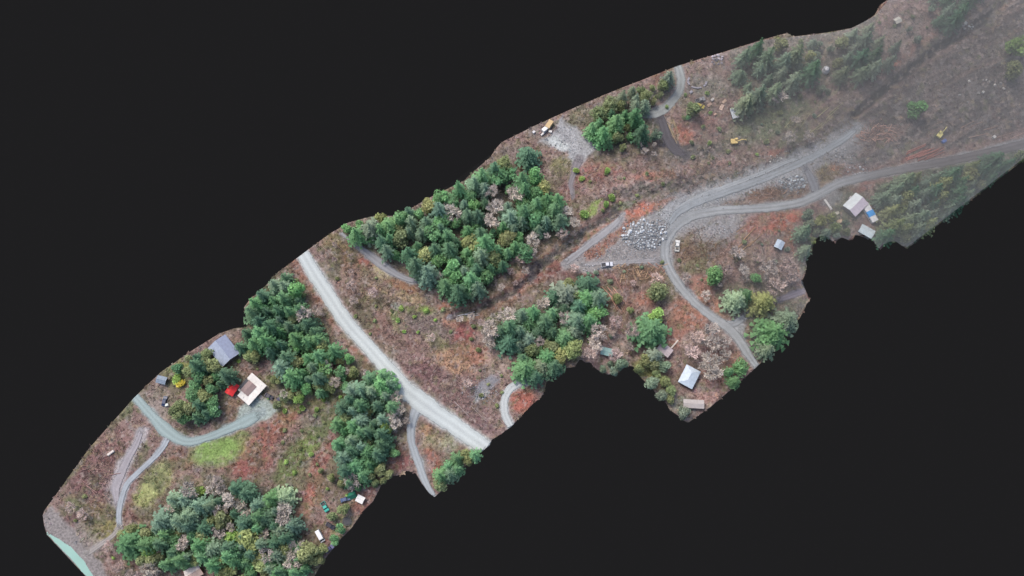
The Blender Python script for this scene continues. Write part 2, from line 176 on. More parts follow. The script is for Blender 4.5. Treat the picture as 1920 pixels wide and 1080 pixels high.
def paint(PX, PY):
    wx = PX + 7 * fbm(PX / 24, PY / 24, 1) + 3 * fbm(PX / 8, PY / 8, 5, 2); wy = PY + 7 * fbm(PX / 24, PY / 24, 2) + 3 * fbm(PX / 8, PY / 8, 6, 2)
    C = np.zeros(PX.shape + (3,)) + lin((132, 106, 98)); bare = np.zeros(PX.shape)
    for p in PAINT:
        if p[0] == 'b':
            _, cx, cy, rx, ry, a, c, s = p; a = R(a)
            dx, dy = wx - cx, wy - cy; u = dx * math.cos(a) + dy * math.sin(a); v = -dx * math.sin(a) + dy * math.cos(a)
            m = s * (1 - sstep(.6, 1.25, np.sqrt((u / rx) ** 2 + (v / ry) ** 2)))
        elif p[0] == 'l':
            _, pts, wd, c, s = p; m = s * (1 - sstep(wd * .3, wd * .75, pdist(wx, wy, pts)))
        else:
            _, pts, c, s = p; d = pdist(wx, wy, pts, True) * np.where(inpoly(wx, wy, pts), -1, 1); m = s * (1 - sstep(-4, 5, d))
        cc = lin(c); C = C * (1 - m[..., None]) + cc * m[..., None]
        if min(c) > 126 and max(c) - min(c) < 24: bare = np.maximum(bare, m * (.98 if p[0] == 'p' else .8))
        else: bare = bare * (1 - m * .8)
    lawn = 1 - np.minimum(1, np.minimum(pdist(PX, PY, [(385, 852), (435, 835)]) / 46, pdist(PX, PY, [(308, 880), (270, 940)]) / 36))
    b = 1.12 + (.30 * fbm(PX / 11, PY / 11, 31, 3) + .22 * fbm(PX / 3.5, PY / 3.5, 41, 2)) * (1 - .55 * bare)
    C = C * ((1.18 - .20 * bare) * b)[..., None]
    wild = np.clip(1 - bare, 0, 1) * (1 - .8 * np.clip(lawn, 0, 1))
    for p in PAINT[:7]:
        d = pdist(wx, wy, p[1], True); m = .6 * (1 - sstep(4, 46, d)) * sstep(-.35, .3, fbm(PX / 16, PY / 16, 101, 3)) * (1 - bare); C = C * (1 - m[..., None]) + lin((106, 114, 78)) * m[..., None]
    m = .62 * sstep(-.05, .35, fbm(PX / 30, PY / 30, 131, 4)) * (1 - bare) * (1 - .6 * sstep(1450, 1650, PX)) * (.55 + .45 * (PX < 720)); C = C * (1 - m[..., None]) + lin((108, 113, 80)) * m[..., None]
    cor = [(1060,440),(1180,340),(1300,318),(1450,285),(1560,215),(1660,130),(1800,20),(1900,-60),(2010,-60),(2010,235),(1800,275),(1640,320),(1500,310),(1290,372),(1160,405)]
    cm = np.where(inpoly(wx, wy, cor), 1, 0) * sstep(0, 16, pdist(wx, wy, cor, True)) * (1 - bare) * sstep(5, 14, pdist(PX, PY, [(1590, 222), (1650, 175), (1700, 135), (1750, 95), (1810, 60), (1880, 10), (1920, -30)])); u = PX * .88 - PY * .47; v_ = PX * .47 + PY * .88
    st = fbm(u / 70, v_ / 5, 111, 3); st2 = fbm(u / 90, v_ / 9, 121, 2)
    gm = cm * (.25 + .5 * sstep(1500, 1680, PX)); C = C * (1 - gm[..., None]) + lin((110, 103, 100)) * gm[..., None]
    C = C * (1 + .7 * cm * st)[..., None]; m = cm * .75 * sstep(.1, .4, st2); C = C * (1 - m[..., None]) + lin((92, 86, 84)) * m[..., None]; m = cm * .5 * sstep(.2, .45, -st2); C = C * (1 - m[..., None]) + lin((150, 124, 112)) * m[..., None]
    for c, sd, th, s, k in (((88, 72, 72), 51, .20, 7, .55), ((184, 164, 154), 61, .22, 6, .6), ((116, 122, 74), 71, .30, 12, .5), ((150, 112, 98), 81, .36, 12, .3), ((176, 152, 116), 91, .30, 10, .45), ((150, 142, 138), 97, .28, 14, .45)):
        m = k * wild * sstep(th, th + .25, fbm(PX / s, PY / s, sd, 3)); C = C * (1 - m[..., None]) + lin(c) * m[..., None]
    rd = np.zeros(PX.shape)
    for nm, lb, pts, c in ROADS:
        best = np.full(PX.shape, 1e9)
        for i in range(len(pts) - 1):
            wd = (pts[i][2] + pts[i + 1][2]) / 2
            best = np.minimum(best, pdist(wx * .6 + PX * .4, wy * .6 + PY * .4, pts[i:i + 2]) / wd)
        m = 1 - sstep(.36, .66, best); cc = lin(c) * .92
        C = C * (1 - .9 * m[..., None]) + cc * .9 * m[..., None]; bare = np.maximum(bare, m); rd = np.maximum(rd, 1 - sstep(.5, .8, best))
    lum = C @ np.array([.3, .55, .15]); C = lum[..., None] + 0.74 * (C - lum[..., None])
    T = 1 - (1 - FOG_T(PX, PY)[..., None]) * .6
    C = np.clip((C - (1 - T) * FOG_C) / T, .012, 1)
    return np.clip(C / G, .006, .62), bare, rd

# ------------------------------------------------------------------ materials
def mat(name, color=(.5, .5, .5), rough=.9, metal=0, spec=.3, var=.25, scale=1.5, attr=None, objcol=False, bump=0, stretch=(1, 1, 1)):
    m = bpy.data.materials.new(name); m.use_nodes = True; n = m.node_tree; b = n.nodes['Principled BSDF']
    b.inputs['Roughness'].default_value = rough; b.inputs['Metallic'].default_value = metal; b.inputs['Specular IOR Level'].default_value = spec
    tc = n.nodes.new('ShaderNodeTexCoord'); mp = n.nodes.new('ShaderNodeMapping'); mp.inputs['Scale'].default_value = stretch
    n.links.new(tc.outputs['Object'], mp.inputs['Vector'])
    nz = n.nodes.new('ShaderNodeTexNoise'); nz.inputs['Scale'].default_value = scale; nz.inputs['Detail'].default_value = 6; nz.inputs['Roughness'].default_value = .65
    n.links.new(mp.outputs[0], nz.inputs['Vector'])
    mr = n.nodes.new('ShaderNodeMapRange'); mr.inputs['From Min'].default_value = .3; mr.inputs['From Max'].default_value = .7
    mr.inputs['To Min'].default_value = 1 - var; mr.inputs['To Max'].default_value = 1 + var; n.links.new(nz.outputs['Fac'], mr.inputs['Value'])
    if objcol: s = n.nodes.new('ShaderNodeObjectInfo').outputs['Color']
    elif attr:
        at = n.nodes.new('ShaderNodeAttribute'); at.attribute_name = attr; s = at.outputs['Color']
    else:
        rg = n.nodes.new('ShaderNodeRGB'); rg.outputs[0].default_value = (*color, 1); s = rg.outputs[0]
    if objcol and attr:
        at = n.nodes.new('ShaderNodeAttribute'); at.attribute_name = attr
        mm = n.nodes.new('ShaderNodeMix'); mm.data_type = 'RGBA'; mm.blend_type = 'MULTIPLY'; mm.inputs[0].default_value = 1
        n.links.new(s, mm.inputs[6]); n.links.new(at.outputs['Color'], mm.inputs[7]); s = mm.outputs[2]
    mx = n.nodes.new('ShaderNodeMix'); mx.data_type = 'RGBA'; mx.blend_type = 'MULTIPLY'; mx.inputs[0].default_value = 1
    n.links.new(s, mx.inputs[6]); n.links.new(mr.outputs[0], mx.inputs[7]); n.links.new(mx.outputs[2], b.inputs['Base Color'])
    if bump:
        bp = n.nodes.new('ShaderNodeBump'); bp.inputs['Strength'].default_value = bump; bp.inputs['Distance'].default_value = .4
        n.links.new(nz.outputs['Fac'], bp.inputs['Height']); n.links.new(bp.outputs[0], b.inputs['Normal'])
    return m
def alb(c, k=1.0): return tuple(float(v) for v in np.clip(lin(c) / G * k, .003, .82))
_mc = {}
def pm(c, rough=.7, metal=0, var=.12, scale=1.2, **k):
    key = (c, rough, metal, var, scale, tuple(sorted(k.items())))
    if key not in _mc: _mc[key] = mat('paint', alb(c), rough, metal, var=var, scale=scale, **k)
    return _mc[key]
M_GROUND = mat('ground_soil', rough=1, spec=.05, var=.42, scale=1.1, attr='Col', bump=.5)
M_ROAD = mat('gravel', rough=1, spec=.05, var=.14, scale=2.2, attr='Col', bump=.2)
def ragged(m):                     # loose gravel thins out at the sides: the sheet breaks up there and the soil shows
    n = m.node_tree; at = n.nodes.new('ShaderNodeAttribute'); at.attribute_name = 'Edge'; tc = n.nodes.new('ShaderNodeTexCoord')
    nz = n.nodes.new('ShaderNodeTexNoise'); nz.inputs['Scale'].default_value = .8; nz.inputs['Detail'].default_value = 6; n.links.new(tc.outputs['Object'], nz.inputs['Vector'])
    ad = n.nodes.new('ShaderNodeMath'); ad.operation = 'MULTIPLY_ADD'; n.links.new(nz.outputs['Fac'], ad.inputs[0]); ad.inputs[1].default_value = 1.1; n.links.new(at.outputs['Fac'], ad.inputs[2])
    mr = n.nodes.new('ShaderNodeMapRange'); mr.inputs['From Min'].default_value = .62; mr.inputs['From Max'].default_value = 1.0; n.links.new(ad.outputs[0], mr.inputs['Value']); n.links.new(mr.outputs[0], n.nodes['Principled BSDF'].inputs['Alpha'])
ragged(M_ROAD)
M_BACK = mat('dark_backdrop', (.0070, .0070, .0070), 1, spec=0, var=0)
M_WATER = mat('shallow_water', alb((156, 196, 184)), .25, spec=.3, var=.05, scale=.2)
M_LEAF = mat('foliage', rough=.8, spec=.15, var=.2, scale=.8, attr='tone', objcol=True)
M_BARK = mat('bark', (.11, .085, .07), .95, var=.3, scale=3, stretch=(1, 1, .2))
M_PALEBARK = mat('pale_bark', (.26, .23, .21), .95, var=.3, scale=3)
def leafy(m, k):                   # light passes through needles and leaves
    n = m.node_tree; b = n.nodes['Principled BSDF']; tr = n.nodes.new('ShaderNodeBsdfTranslucent'); mx = n.nodes.new('ShaderNodeMixShader'); mx.inputs[0].default_value = k
    n.links.new(b.inputs['Base Color'].links[0].from_socket, tr.inputs['Color']); n.links.new(b.outputs[0], mx.inputs[1]); n.links.new(tr.outputs[0], mx.inputs[2]); n.links.new(mx.outputs[0], n.nodes['Material Output'].inputs['Surface'])
leafy(M_LEAF, .4)
M_TWIG = mat('twigs', rough=.9, spec=.1, var=.2, scale=1, attr='tone', objcol=True)
M_BRUSH = mat('brush', rough=1, spec=.05, var=.15, scale=2, attr='Col')
M_STONE = mat('stone', rough=.95, var=.3, scale=2, objcol=True, bump=.4)
M_WOOD = mat('log_wood', rough=.9, var=.3, scale=2, objcol=True, stretch=(.3, 2, 2))
M_GLASS = mat('dark_glass', (.03, .04, .05), .1, spec=.6, var=.05)
M_TYRE = mat('rubber', (.02, .02, .02), .9, var=.1)
M_DARK = mat('dark_metal', (.04, .04, .045), .6, var=.2)
M_LAMP = mat('lamp_lens', (.6, .6, .55), .2, spec=.5, var=.02)

# ------------------------------------------------------------------ object helpers
def link(o): COL.objects.link(o); return o
def mesh_obj(name, verts, faces, m, parent=None, cols=None, attr='Col', smooth=False):
    me = bpy.data.meshes.new(name); me.from_pydata([tuple(map(float, v)) for v in verts], [], faces); 
    if m: me.materials.append(m)
    if cols is not None:
        a = me.color_attributes.new(attr, 'FLOAT_COLOR', 'POINT'); c = np.ones((len(verts), 4), np.float32); c[:, :3] = cols
        a.data.foreach_set('color', c.ravel())
    if smooth: me.polygons.foreach_set('use_smooth', [True] * len(me.polygons))
    me.update(); o = link(bpy.data.objects.new(name, me))
    if parent: o.parent = parent
    return o
def tag(o, label=None, cat=None, group=None, kind=None):
    if label: o['label'] = label
    if cat: o['category'] = cat
    if group: o['group'] = group
    if kind: o['kind'] = kind
    return o
def empty(name, loc, rz, label, cat, group=None):
    o = link(bpy.data.objects.new(name, None)); o.location = loc; o.rotation_euler = (0, 0, rz); o.empty_display_size = .5
    return tag(o, label, cat, group)
class B:
    def __init__(s): s.v = []; s.f = []
    def add(s, v, f):
        k = len(s.v); s.v += [tuple(p) for p in v]; s.f += [tuple(i + k for i in q) for q in f]; return s
    def box(s, x0, x1, y0, y1, z0, z1, ch=0):
        if not ch:
            return s.add([(x, y, z) for z in (z0, z1) for x, y in ((x0, y0), (x1, y0), (x1, y1), (x0, y1))], [(3, 2, 1, 0), (4, 5, 6, 7)] + [(i, (i + 1) % 4, 4 + (i + 1) % 4, 4 + i) for i in range(4)])
        c = ch; ring = [(x0 + c, y0), (x1 - c, y0), (x1, y0 + c), (x1, y1 - c), (x1 - c, y1), (x0 + c, y1), (x0, y1 - c), (x0, y0 + c)]
        mx, my = (x0 + x1) / 2, (y0 + y1) / 2
        kx = 1 - 2 * c / (x1 - x0); ky = 1 - 2 * c / (y1 - y0)
        v = [(x, y, z0) for x, y in ring] + [(x, y, z1 - c) for x, y in ring] + [(mx + (x - mx) * kx, my + (y - my) * ky, z1) for x, y in ring]
        f = [tuple(range(7, -1, -1)), tuple(range(16, 24))]
        for k in (0, 8): f += [(k + i, k + (i + 1) % 8, k + 8 + (i + 1) % 8, k + 8 + i) for i in range(8)]
        return s.add(v, f)
    def tube(s, p, q, r0, r1=None, n=8, cap=True):
        r1 = r0 if r1 is None else r1; p = Vector(p); q = Vector(q); d = (q - p).normalized()
        a = d.orthogonal().normalized(); b = d.cross(a)
        v = [tuple(c + (a * math.cos(t) + b * math.sin(t)) * r) for c, r in ((p, r0), (q, r1)) for t in [2 * math.pi * i / n for i in range(n)]]
        f = [(i, (i + 1) % n, n + (i + 1) % n, n + i) for i in range(n)]
        if cap: f += [tuple(range(n - 1, -1, -1)), tuple(range(n, 2 * n))]
        return s.add(v, f)
    def loft(s, prof, w0, w1, wz):            # side profile (x,z) extruded across y; half width w0 below wz easing to w1 at the top
        zt = max(z for _, z in prof); n = len(prof)
        hw = lambda z: w0 if z <= wz else w0 + (w1 - w0) * (z - wz) / max(1e-6, zt - wz)
        v = [(x, -hw(z), z) for x, z in prof] + [(x, hw(z), z) for x, z in prof]
        return s.add(v, [tuple(range(n)), tuple(range(2 * n - 1, n - 1, -1))] + [(n + i, n + (i + 1) % n, (i + 1) % n, i) for i in range(n)])
    def obj(s, name, m, parent=None, smooth=False): return mesh_obj(name, s.v, s.f, m, parent, smooth=smooth)

# ------------------------------------------------------------------ ground
OW = [unproj(*p) for p in OUT]
DX = .62
xs = np.arange(min(p[0] for p in OW) - 2, max(p[0] for p in OW) + 2, DX); ys = np.arange(min(p[1] for p in OW) - 2, max(p[1] for p in OW) + 2, DX)
GX, GY = np.meshgrid(xs, ys, indexing='ij')
GPX, GPY = proj(GX, GY)
def hfun(X, Y):
    return 1.6 * fbm(X / 60, Y / 60, 3, 2)
HG = hfun(GX, GY)
tr1 = pdist(GPX, GPY, [(850, 592), (890, 582), (945, 556), (1000, 515), (1050, 470), (1110, 427), (1160, 395)])
tr2 = pdist(GPX, GPY, [(1600, 215), (1650, 175), (1700, 135), (1750, 95), (1810, 60), (1880, 10), (1920, -30)])
HG = HG - 1.6 * np.exp(-(tr1 / 8) ** 2) - 2.6 * np.exp(-(tr2 / 7) ** 2)
HG = HG + 1.6 * np.exp(-(pdist(GPX, GPY, [(1200, 445), (1225, 430)]) / 24) ** 2) + 1.3 * np.exp(-(pdist(GPX, GPY, [(1470, 345), (1490, 335)]) / 20) ** 2)
HG = HG + 1.5 * np.exp(-(pdist(GPX, GPY, [(1300, 465), (1340, 450)]) / 22) ** 2)
IN = inpoly(GX, GY, OW)
CG = np.zeros(GX.shape + (3,)); BG = np.zeros(GX.shape); RD = np.zeros(GX.shape)
NEAR = IN.copy()
for ax in (0, 1):
    for k in (-1, 1): NEAR |= np.roll(IN, k, ax)
NEAR |= np.roll(np.roll(IN, 1, 0), 1, 1) | np.roll(np.roll(IN, -1, 0), -1, 1) | np.roll(np.roll(IN, 1, 0), -1, 1) | np.roll(np.roll(IN, -1, 0), 1, 1)
cn, bn, rn = paint(GPX[NEAR], GPY[NEAR]); CG[NEAR] = cn; BG[NEAR] = bn; RD[NEAR] = rn
wm = inpoly(GPX, GPY, WATER) ; wd = pdist(GPX, GPY, WATER, True)
HG = HG * (1 - np.exp(-(np.where(wm, 0, wd) / 30) ** 2)) - .5 * sstep(0, 6, np.where(wm, wd, 0))
HMICRO = (.22 * fbm(GX / 3.2, GY / 3.2, 77, 3) + .10 * fbm(GX / .9, GY / .9, 78, 2)) * (1 - np.clip(RD * 1.2 + BG * .5, 0, 1))
HS = HG + HMICRO
def bil(A, x, y):
    i = (x - xs[0]) / DX; j = (y - ys[0]) / DX
    i = min(max(i, 0), len(xs) - 1.01); j = min(max(j, 0), len(ys) - 1.01); a, b = int(i), int(j); u, v = i - a, j - b
    return A[a, b] * (1 - u) * (1 - v) + A[a + 1, b] * u * (1 - v) + A[a, b + 1] * (1 - u) * v + A[a + 1, b + 1] * u * v
def H(x, y): return float(bil(HG, x, y))
def P(px, py, up=0.0):                        # ground point under what the photograph shows `up` metres above it
    z = up
    for _ in range(4):
        x, y = unproj(px, py, z); z = H(x, y) + up
    return x, y, z - up
# boundary points of the mesh slide onto the outline
VX, VY, VZ = GX.copy(), GY.copy(), HS.copy()
ed = NEAR & ~IN
ex, ey = GX[ed], GY[ed]; bd = np.full(ex.shape, 1e9); bx_, by_ = ex.copy(), ey.copy()
for i in range(len(OW)):
    ax, ay = OW[i]; b2x, b2y = OW[(i + 1) % len(OW)]; vx, vy = b2x - ax, b2y - ay
    t = np.clip(((ex - ax) * vx + (ey - ay) * vy) / (vx * vx + vy * vy + 1e-9), 0, 1); qx, qy = ax + t * vx, ay + t * vy
    d = np.hypot(ex - qx, ey - qy); mk = d < bd; bd[mk] = d[mk]; bx_[mk] = qx[mk]; by_[mk] = qy[mk]
VX[ed], VY[ed] = bx_, by_
idx = -np.ones(GX.shape, int); idx[NEAR] = np.arange(NEAR.sum())
q = NEAR[:-1, :-1] & NEAR[1:, :-1] & NEAR[1:, 1:] & NEAR[:-1, 1:] & (IN[:-1, :-1] | IN[1:, :-1] | IN[1:, 1:] | IN[:-1, 1:])
faces = np.stack([idx[:-1, :-1][q], idx[1:, :-1][q], idx[1:, 1:][q], idx[:-1, 1:][q]], 1)
gv = np.stack([VX[NEAR], VY[NEAR], VZ[NEAR]], 1)
# skirt: the strip is a slab of earth; its sides lean inwards
ec = {}
for f in faces.tolist():
    for a, b in zip(f, f[1:] + f[:1]): ec[(a, b)] = 1
bnd = [(a, b) for a, b in ec if (b, a) not in ec]
nv = len(gv); low = {}
cxy = gv[:, :2].mean(0)
lv = []
nrm = {}
for a, b in bnd:
    d = gv[b, :2] - gv[a, :2]; n_ = np.array([-d[1], d[0]]); n_ = n_ / (np.linalg.norm(n_) + 1e-9)
    for k in (a, b): nrm[k] = nrm.get(k, np.zeros(2)) + n_
for k, n_ in nrm.items():
    n_ = n_ / (np.linalg.norm(n_) + 1e-9); low[k] = nv + len(lv); lv.append((gv[k, 0] + n_[0] * 1.6, gv[k, 1] + n_[1] * 1.6, gv[k, 2] - 2.2))
allv = np.vstack([gv, np.array(lv)]); fl = faces.tolist() + [(b, a, low[a], low[b]) for a, b in bnd]
gc = np.vstack([cn, np.tile(np.array([.05, .04, .035]), (len(lv), 1))])
ground = mesh_obj('ground', allv, fl, M_GROUND, cols=gc, smooth=True); tag(ground, 'long strip of rough brown and red ground', 'ground', kind='structure')

# far dark plain under the strip, out to the horizon
bk = mesh_obj('backdrop', [(-60000, -60000, -3000), (60000, -60000, -3000), (60000, 60000, -3000), (-60000, 60000, -3000)], [(0, 1, 2, 3)], M_BACK)
tag(bk, 'plain charcoal backdrop behind the strip', 'backdrop', kind='structure')

# water: narrow teal wedge at the west tip
wp = [P(*p) for p in WATER]; wz = -.12
wmid = [unproj(*p) for p in WATER]
mesh_obj('water', [(x, y, wz) for x, y in wmid] + [(x, y, wz - 1.2) for x, y in wmid], [tuple(range(len(wmid)))[::-1]] + [(i, (i + 1) % len(wmid), len(wmid) + (i + 1) % len(wmid), len(wmid) + i) for i in range(len(wmid))], M_WATER)
tag(bpy.data.objects['water'], 'narrow wedge of pale teal water at the west tip', 'water', kind='structure')

# roads: ribbons that follow the ground, ragged gravel edges and worn wheel tracks
def ribbon(name, label, pts, c, lift):
    W = []
    for i in range(len(pts)):
        x, y, z = P(pts[i][0], pts[i][1]); W.append((x, y, pts[i][2]))
    S = []
    for i in range(len(W) - 1):                     # Catmull-Rom
        p0 = np.array(W[max(i - 1, 0)]); p1 = np.array(W[i]); p2 = np.array(W[i + 1]); p3 = np.array(W[min(i + 2, len(W) - 1)])
        n = max(2, int(np.hypot(*(p2 - p1)[:2]) / .9))
        for k in range(n):
            t = k / n; S.append(.5 * (2 * p1 + (p2 - p0) * t + (2 * p0 - 5 * p1 + 4 * p2 - p3) * t * t + (3 * p1 - p0 - 3 * p2 + p3) * t ** 3))
    S.append(np.array(W[-1])); S = np.array(S)
    d = np.gradient(S[:, :2], axis=0); d /= np.linalg.norm(d, axis=1)[:, None]; nx, ny = -d[:, 1], d[:, 0]
    NC = 15; v = []; cols = []; edge = []; ROUGH = name in ('gravel_strip', 'rough_track', 'link_track', 'pad_track', 'shore_track', 'garden_track', 'field_track', 'haul_road', 'branch_road', 'upper_driveway', 'muddy_spur', 'braided_track', 'cross_track')
    fa, fb = [float(pdist(np.array(float(q_[0])), np.array(float(q_[1])), OUT, True)) > 12 for q_ in (pts[0], pts[-1])]
    for i in range(len(S)):
        px, py = proj(S[i, 0], S[i, 1]); T = float(FOG_T(np.array(px), np.array(py)))
        # pixel width -> metres at this depth
        e = .5; ax, ay = proj(S[i, 0] + nx[i] * e, S[i, 1] + ny[i] * e); bx, by = proj(S[i, 0] - nx[i] * e, S[i, 1] - ny[i] * e)
        wm_ = S[i, 2] / math.hypot(ax - bx, ay - by)
        wl = wm_ * (.5 + .10 * float(fbm(np.array(i * .35), np.array(lift * 900.), 9, 3))); wr = wm_ * (.5 + .10 * float(fbm(np.array(i * .35), np.array(lift * 900. + 40), 10, 3)))
        for k in range(NC):
            u = k / (NC - 1) * 2 - 1; o = u * (wl if u > 0 else wr)
            x, y = S[i, 0] + nx[i] * o, S[i, 1] + ny[i] * o
            z = max(bil(HS, x, y), H(x, y)) + lift if abs(u) < .99 else H(x, y) - .04
            v.append((x, y, z))
            tone = 1 + .09 * math.cos(u * math.pi * 2.6 + math.pi) + .05 * float(fbm(np.array(x / 5), np.array(y / 5), 14, 2)) - .10 * abs(u) ** 4
            if ROUGH: tone += .22 * float(fbm(np.array(i * .06), np.array(u * 3.2 + 50), 15, 3)) + .12 * float(fbm(np.array(x / 2), np.array(y / 2), 16, 2))
            cl = lin(c) if name != 'haul_road' else lin(c) + (lin((122, 118, 118)) - lin(c)) * float(sstep(np.array(1480), np.array(1780), np.array(px)))
            dl = min(i if fa else 99, len(S) - 1 - i if fb else 99) * .9
            edge.append(min(1, (1 - abs(u)) * (2.2 if ROUGH else 3.2), dl / 7))
            cc = np.clip((cl * tone - (1 - T) * FOG_C) / T, .012, 1) / G
            cols.append(np.clip(cc, .006, .62))
    f = [(i * NC + k, (i + 1) * NC + k, (i + 1) * NC + k + 1, i * NC + k + 1) for i in range(len(S) - 1) for k in range(NC - 1)]
    inside = [bool(inpoly(np.array(a[0]), np.array(a[1]), OW)) for a in v]
    f = [q_[::-1] for q_ in f if all(inside[j] for j in q_)]
    o = mesh_obj(name, v, f, M_ROAD, cols=np.array(cols), smooth=True); ea = o.data.attributes.new('Edge', 'FLOAT', 'POINT'); ea.data.foreach_set('value', np.array(edge, np.float32)); tag(o, label, 'road', kind='structure')
for i, (nm, lb, pts, c) in enumerate(ROADS): ribbon(nm, lb, pts, c, .06 + .012 * (len(ROADS) - i))

# ------------------------------------------------------------------ low brush, one mass over the whole strip
def brush():
    n = 46000; V = []; F = []; C = []
    ii = np.argwhere(IN); sel = ii[np.random.randint(0, len(ii), n)]
    for a, b in sel:
        if RD[a, b] > .3 or BG[a, b] > .55 and rnd.random() < .93 or wm[a, b]: continue
        c = CG[a, b]; lawnish = c[1] > c[0] * 1.15 and c[1] > .09
        s = rnd.uniform(.22, .62) * (.5 if lawnish else 1) * (1.5 if rnd.random() < .08 else 1); x = GX[a, b] + rnd.uniform(-.3, .3); y = GY[a, b] + rnd.uniform(-.3, .3); z = HS[a, b]
        k = rnd.uniform(.62, 1.5); cc = np.clip(c * k * np.array([rnd.uniform(.9, 1.12), rnd.uniform(.92, 1.1), rnd.uniform(.88, 1.1)]), .006, .6)
        t0 = rnd.uniform(0, 6.28)
        for j in range(4):
            t = t0 + j * 1.57 + rnd.uniform(-.4, .4); l = s * rnd.uniform(.7, 1.5); hh = s * rnd.uniform(.15, .7); ca, sa = math.cos(t), math.sin(t); w_ = s * rnd.uniform(.25, .45); q0 = len(V)
            V += [(x - sa * w_ * .4, y + ca * w_ * .4, z - .05), (x + sa * w_ * .4, y - ca * w_ * .4, z - .05), (x + ca * l * .6 + sa * w_, y + sa * l * .6 - ca * w_, z + hh), (x + ca * l, y + sa * l, z + hh * .75), (x + ca * l * .6 - sa * w_, y + sa * l * .6 + ca * w_, z + hh)]
            F.append((q0, q0 + 1, q0 + 2, q0 + 3, q0 + 4)); C += [cc * rnd.uniform(.85, 1.15)] * 5
    o = mesh_obj('undergrowth', V, F, M_BRUSH, cols=np.array(C)); tag(o, 'low dead ferns, bramble and grass covering the strip', 'undergrowth', kind='stuff')
brush()
# branch litter in the cleared places
def litter():
    V = []; F = []; C = []
    areas = [(1200,515,50,18,420,(176,146,128)),(1165,560,36,34,200,(186,148,134)),(1640,250,46,20,330,(186,150,136)),(700,560,70,40,300,(164,140,124)),(820,700,80,46,380,(150,124,118)),(190,890,50,60,420,(160,134,130)),(1320,470,46,30,330,(150,122,100)),(1440,500,66,44,500,(160,140,132)),(1440,360,50,14,190,(158,128,106)),
             (1120,340,40,30,180,(190,156,150)),(1750,150,110,60,420,(160,144,134)),(1300,320,120,18,250,(170,146,130)),(1330,650,70,50,330,(188,164,152)),(560,850,50,60,240,(140,120,96)),(1110,640,60,34,240,(180,154,146)),(860,760,50,30,220,(160,140,136)),(1550,325,30,20,140,(160,140,104)),(1860,230,70,30,170,(150,136,128)),(1520,250,80,40,220,(150,140,110)),(800,610,50,22,240,(168,148,142))]
    for cx, cy, rx, ry, n, c in areas:
        for _ in range(n):
            px, py = rnd.gauss(cx, rx * .55), rnd.gauss(cy, ry * .55); x, y, z = P(px, py)
            if not bool(inpoly(np.array(x), np.array(y), OW)) or bil(RD, x, y) > .3: continue
            z = float(bil(HS, x, y)) + .05; l = rnd.uniform(.5, 2.0) * (1.7 if rnd.random() < .1 else 1); t = rnd.uniform(0, math.pi); w_ = rnd.uniform(.05, .14); dz = rnd.uniform(0, .5)
            T = float(FOG_T(np.array(px), np.array(py))); k = rnd.uniform(.55, 1.25); cc = np.clip((lin(c) * k - (1 - T) * FOG_C) / T, .02, .9) / G
            ca, sa = math.cos(t) * l / 2, math.sin(t) * l / 2; ox, oy = -math.sin(t) * w_, math.cos(t) * w_; q0 = len(V)
            V += [(x - ca + ox, y - sa + oy, z), (x - ca - ox, y - sa - oy, z), (x + ca - ox * .5, y + sa - oy * .5, z + dz), (x + ca + ox * .5, y + sa + oy * .5, z + dz), (x - ca, y - sa, z + w_ * 1.4), (x + ca, y + sa, z + dz + w_)]
            F += [(q0, q0 + 3, q0 + 5, q0 + 4), (q0 + 4, q0 + 5, q0 + 2, q0 + 1)]; C += [cc] * 6
    o = mesh_obj('branch_litter', V, F, M_BRUSH, cols=np.array(C)); tag(o, 'pale cut branches strewn over the clearings', 'branches', kind='stuff')
litter()

# ------------------------------------------------------------------ trees
def leafmesh(V, F, C, name, m, smooth=False):
    o = mesh_obj(name, V, F, m, cols=np.array(C), attr='tone', smooth=smooth); me = o.data; bpy.data.objects.remove(o); return me
def trunk_mesh(h, r, limbs=0, spread=3, m=M_BARK):
    b = B(); g = random.Random(int(h * 10 + limbs)); p = Vector((0, 0, -.6)); rr = r
    for i in range(4):
        q_ = Vector((g.uniform(-.15, .15), g.uniform(-.15, .15), h * (i + 1) / 4)); r2 = r * (1 - (i + 1) / 4 * .88); b.tube(p, q_, rr, r2, 7, i == 0); p, rr = q_, r2
    for i in range(limbs):
        t = g.uniform(0, 6.28); z0 = h * g.uniform(.3, .85); l = spread * g.uniform(.5, 1)
        m1 = Vector((math.cos(t) * l * .5, math.sin(t) * l * .5, z0 + l * .45)); b.tube((0, 0, z0), m1, r * .4, r * .25, 5, False)
        for s_ in (-.5, .45):
            e = Vector((math.cos(t + s_) * l, math.sin(t + s_) * l, z0 + l * g.uniform(.6, 1.0))); b.tube(m1, e, r * .24, r * .06, 4, False)
    o = b.obj('trunk', m, smooth=True); me = o.data; bpy.data.objects.remove(o); return me
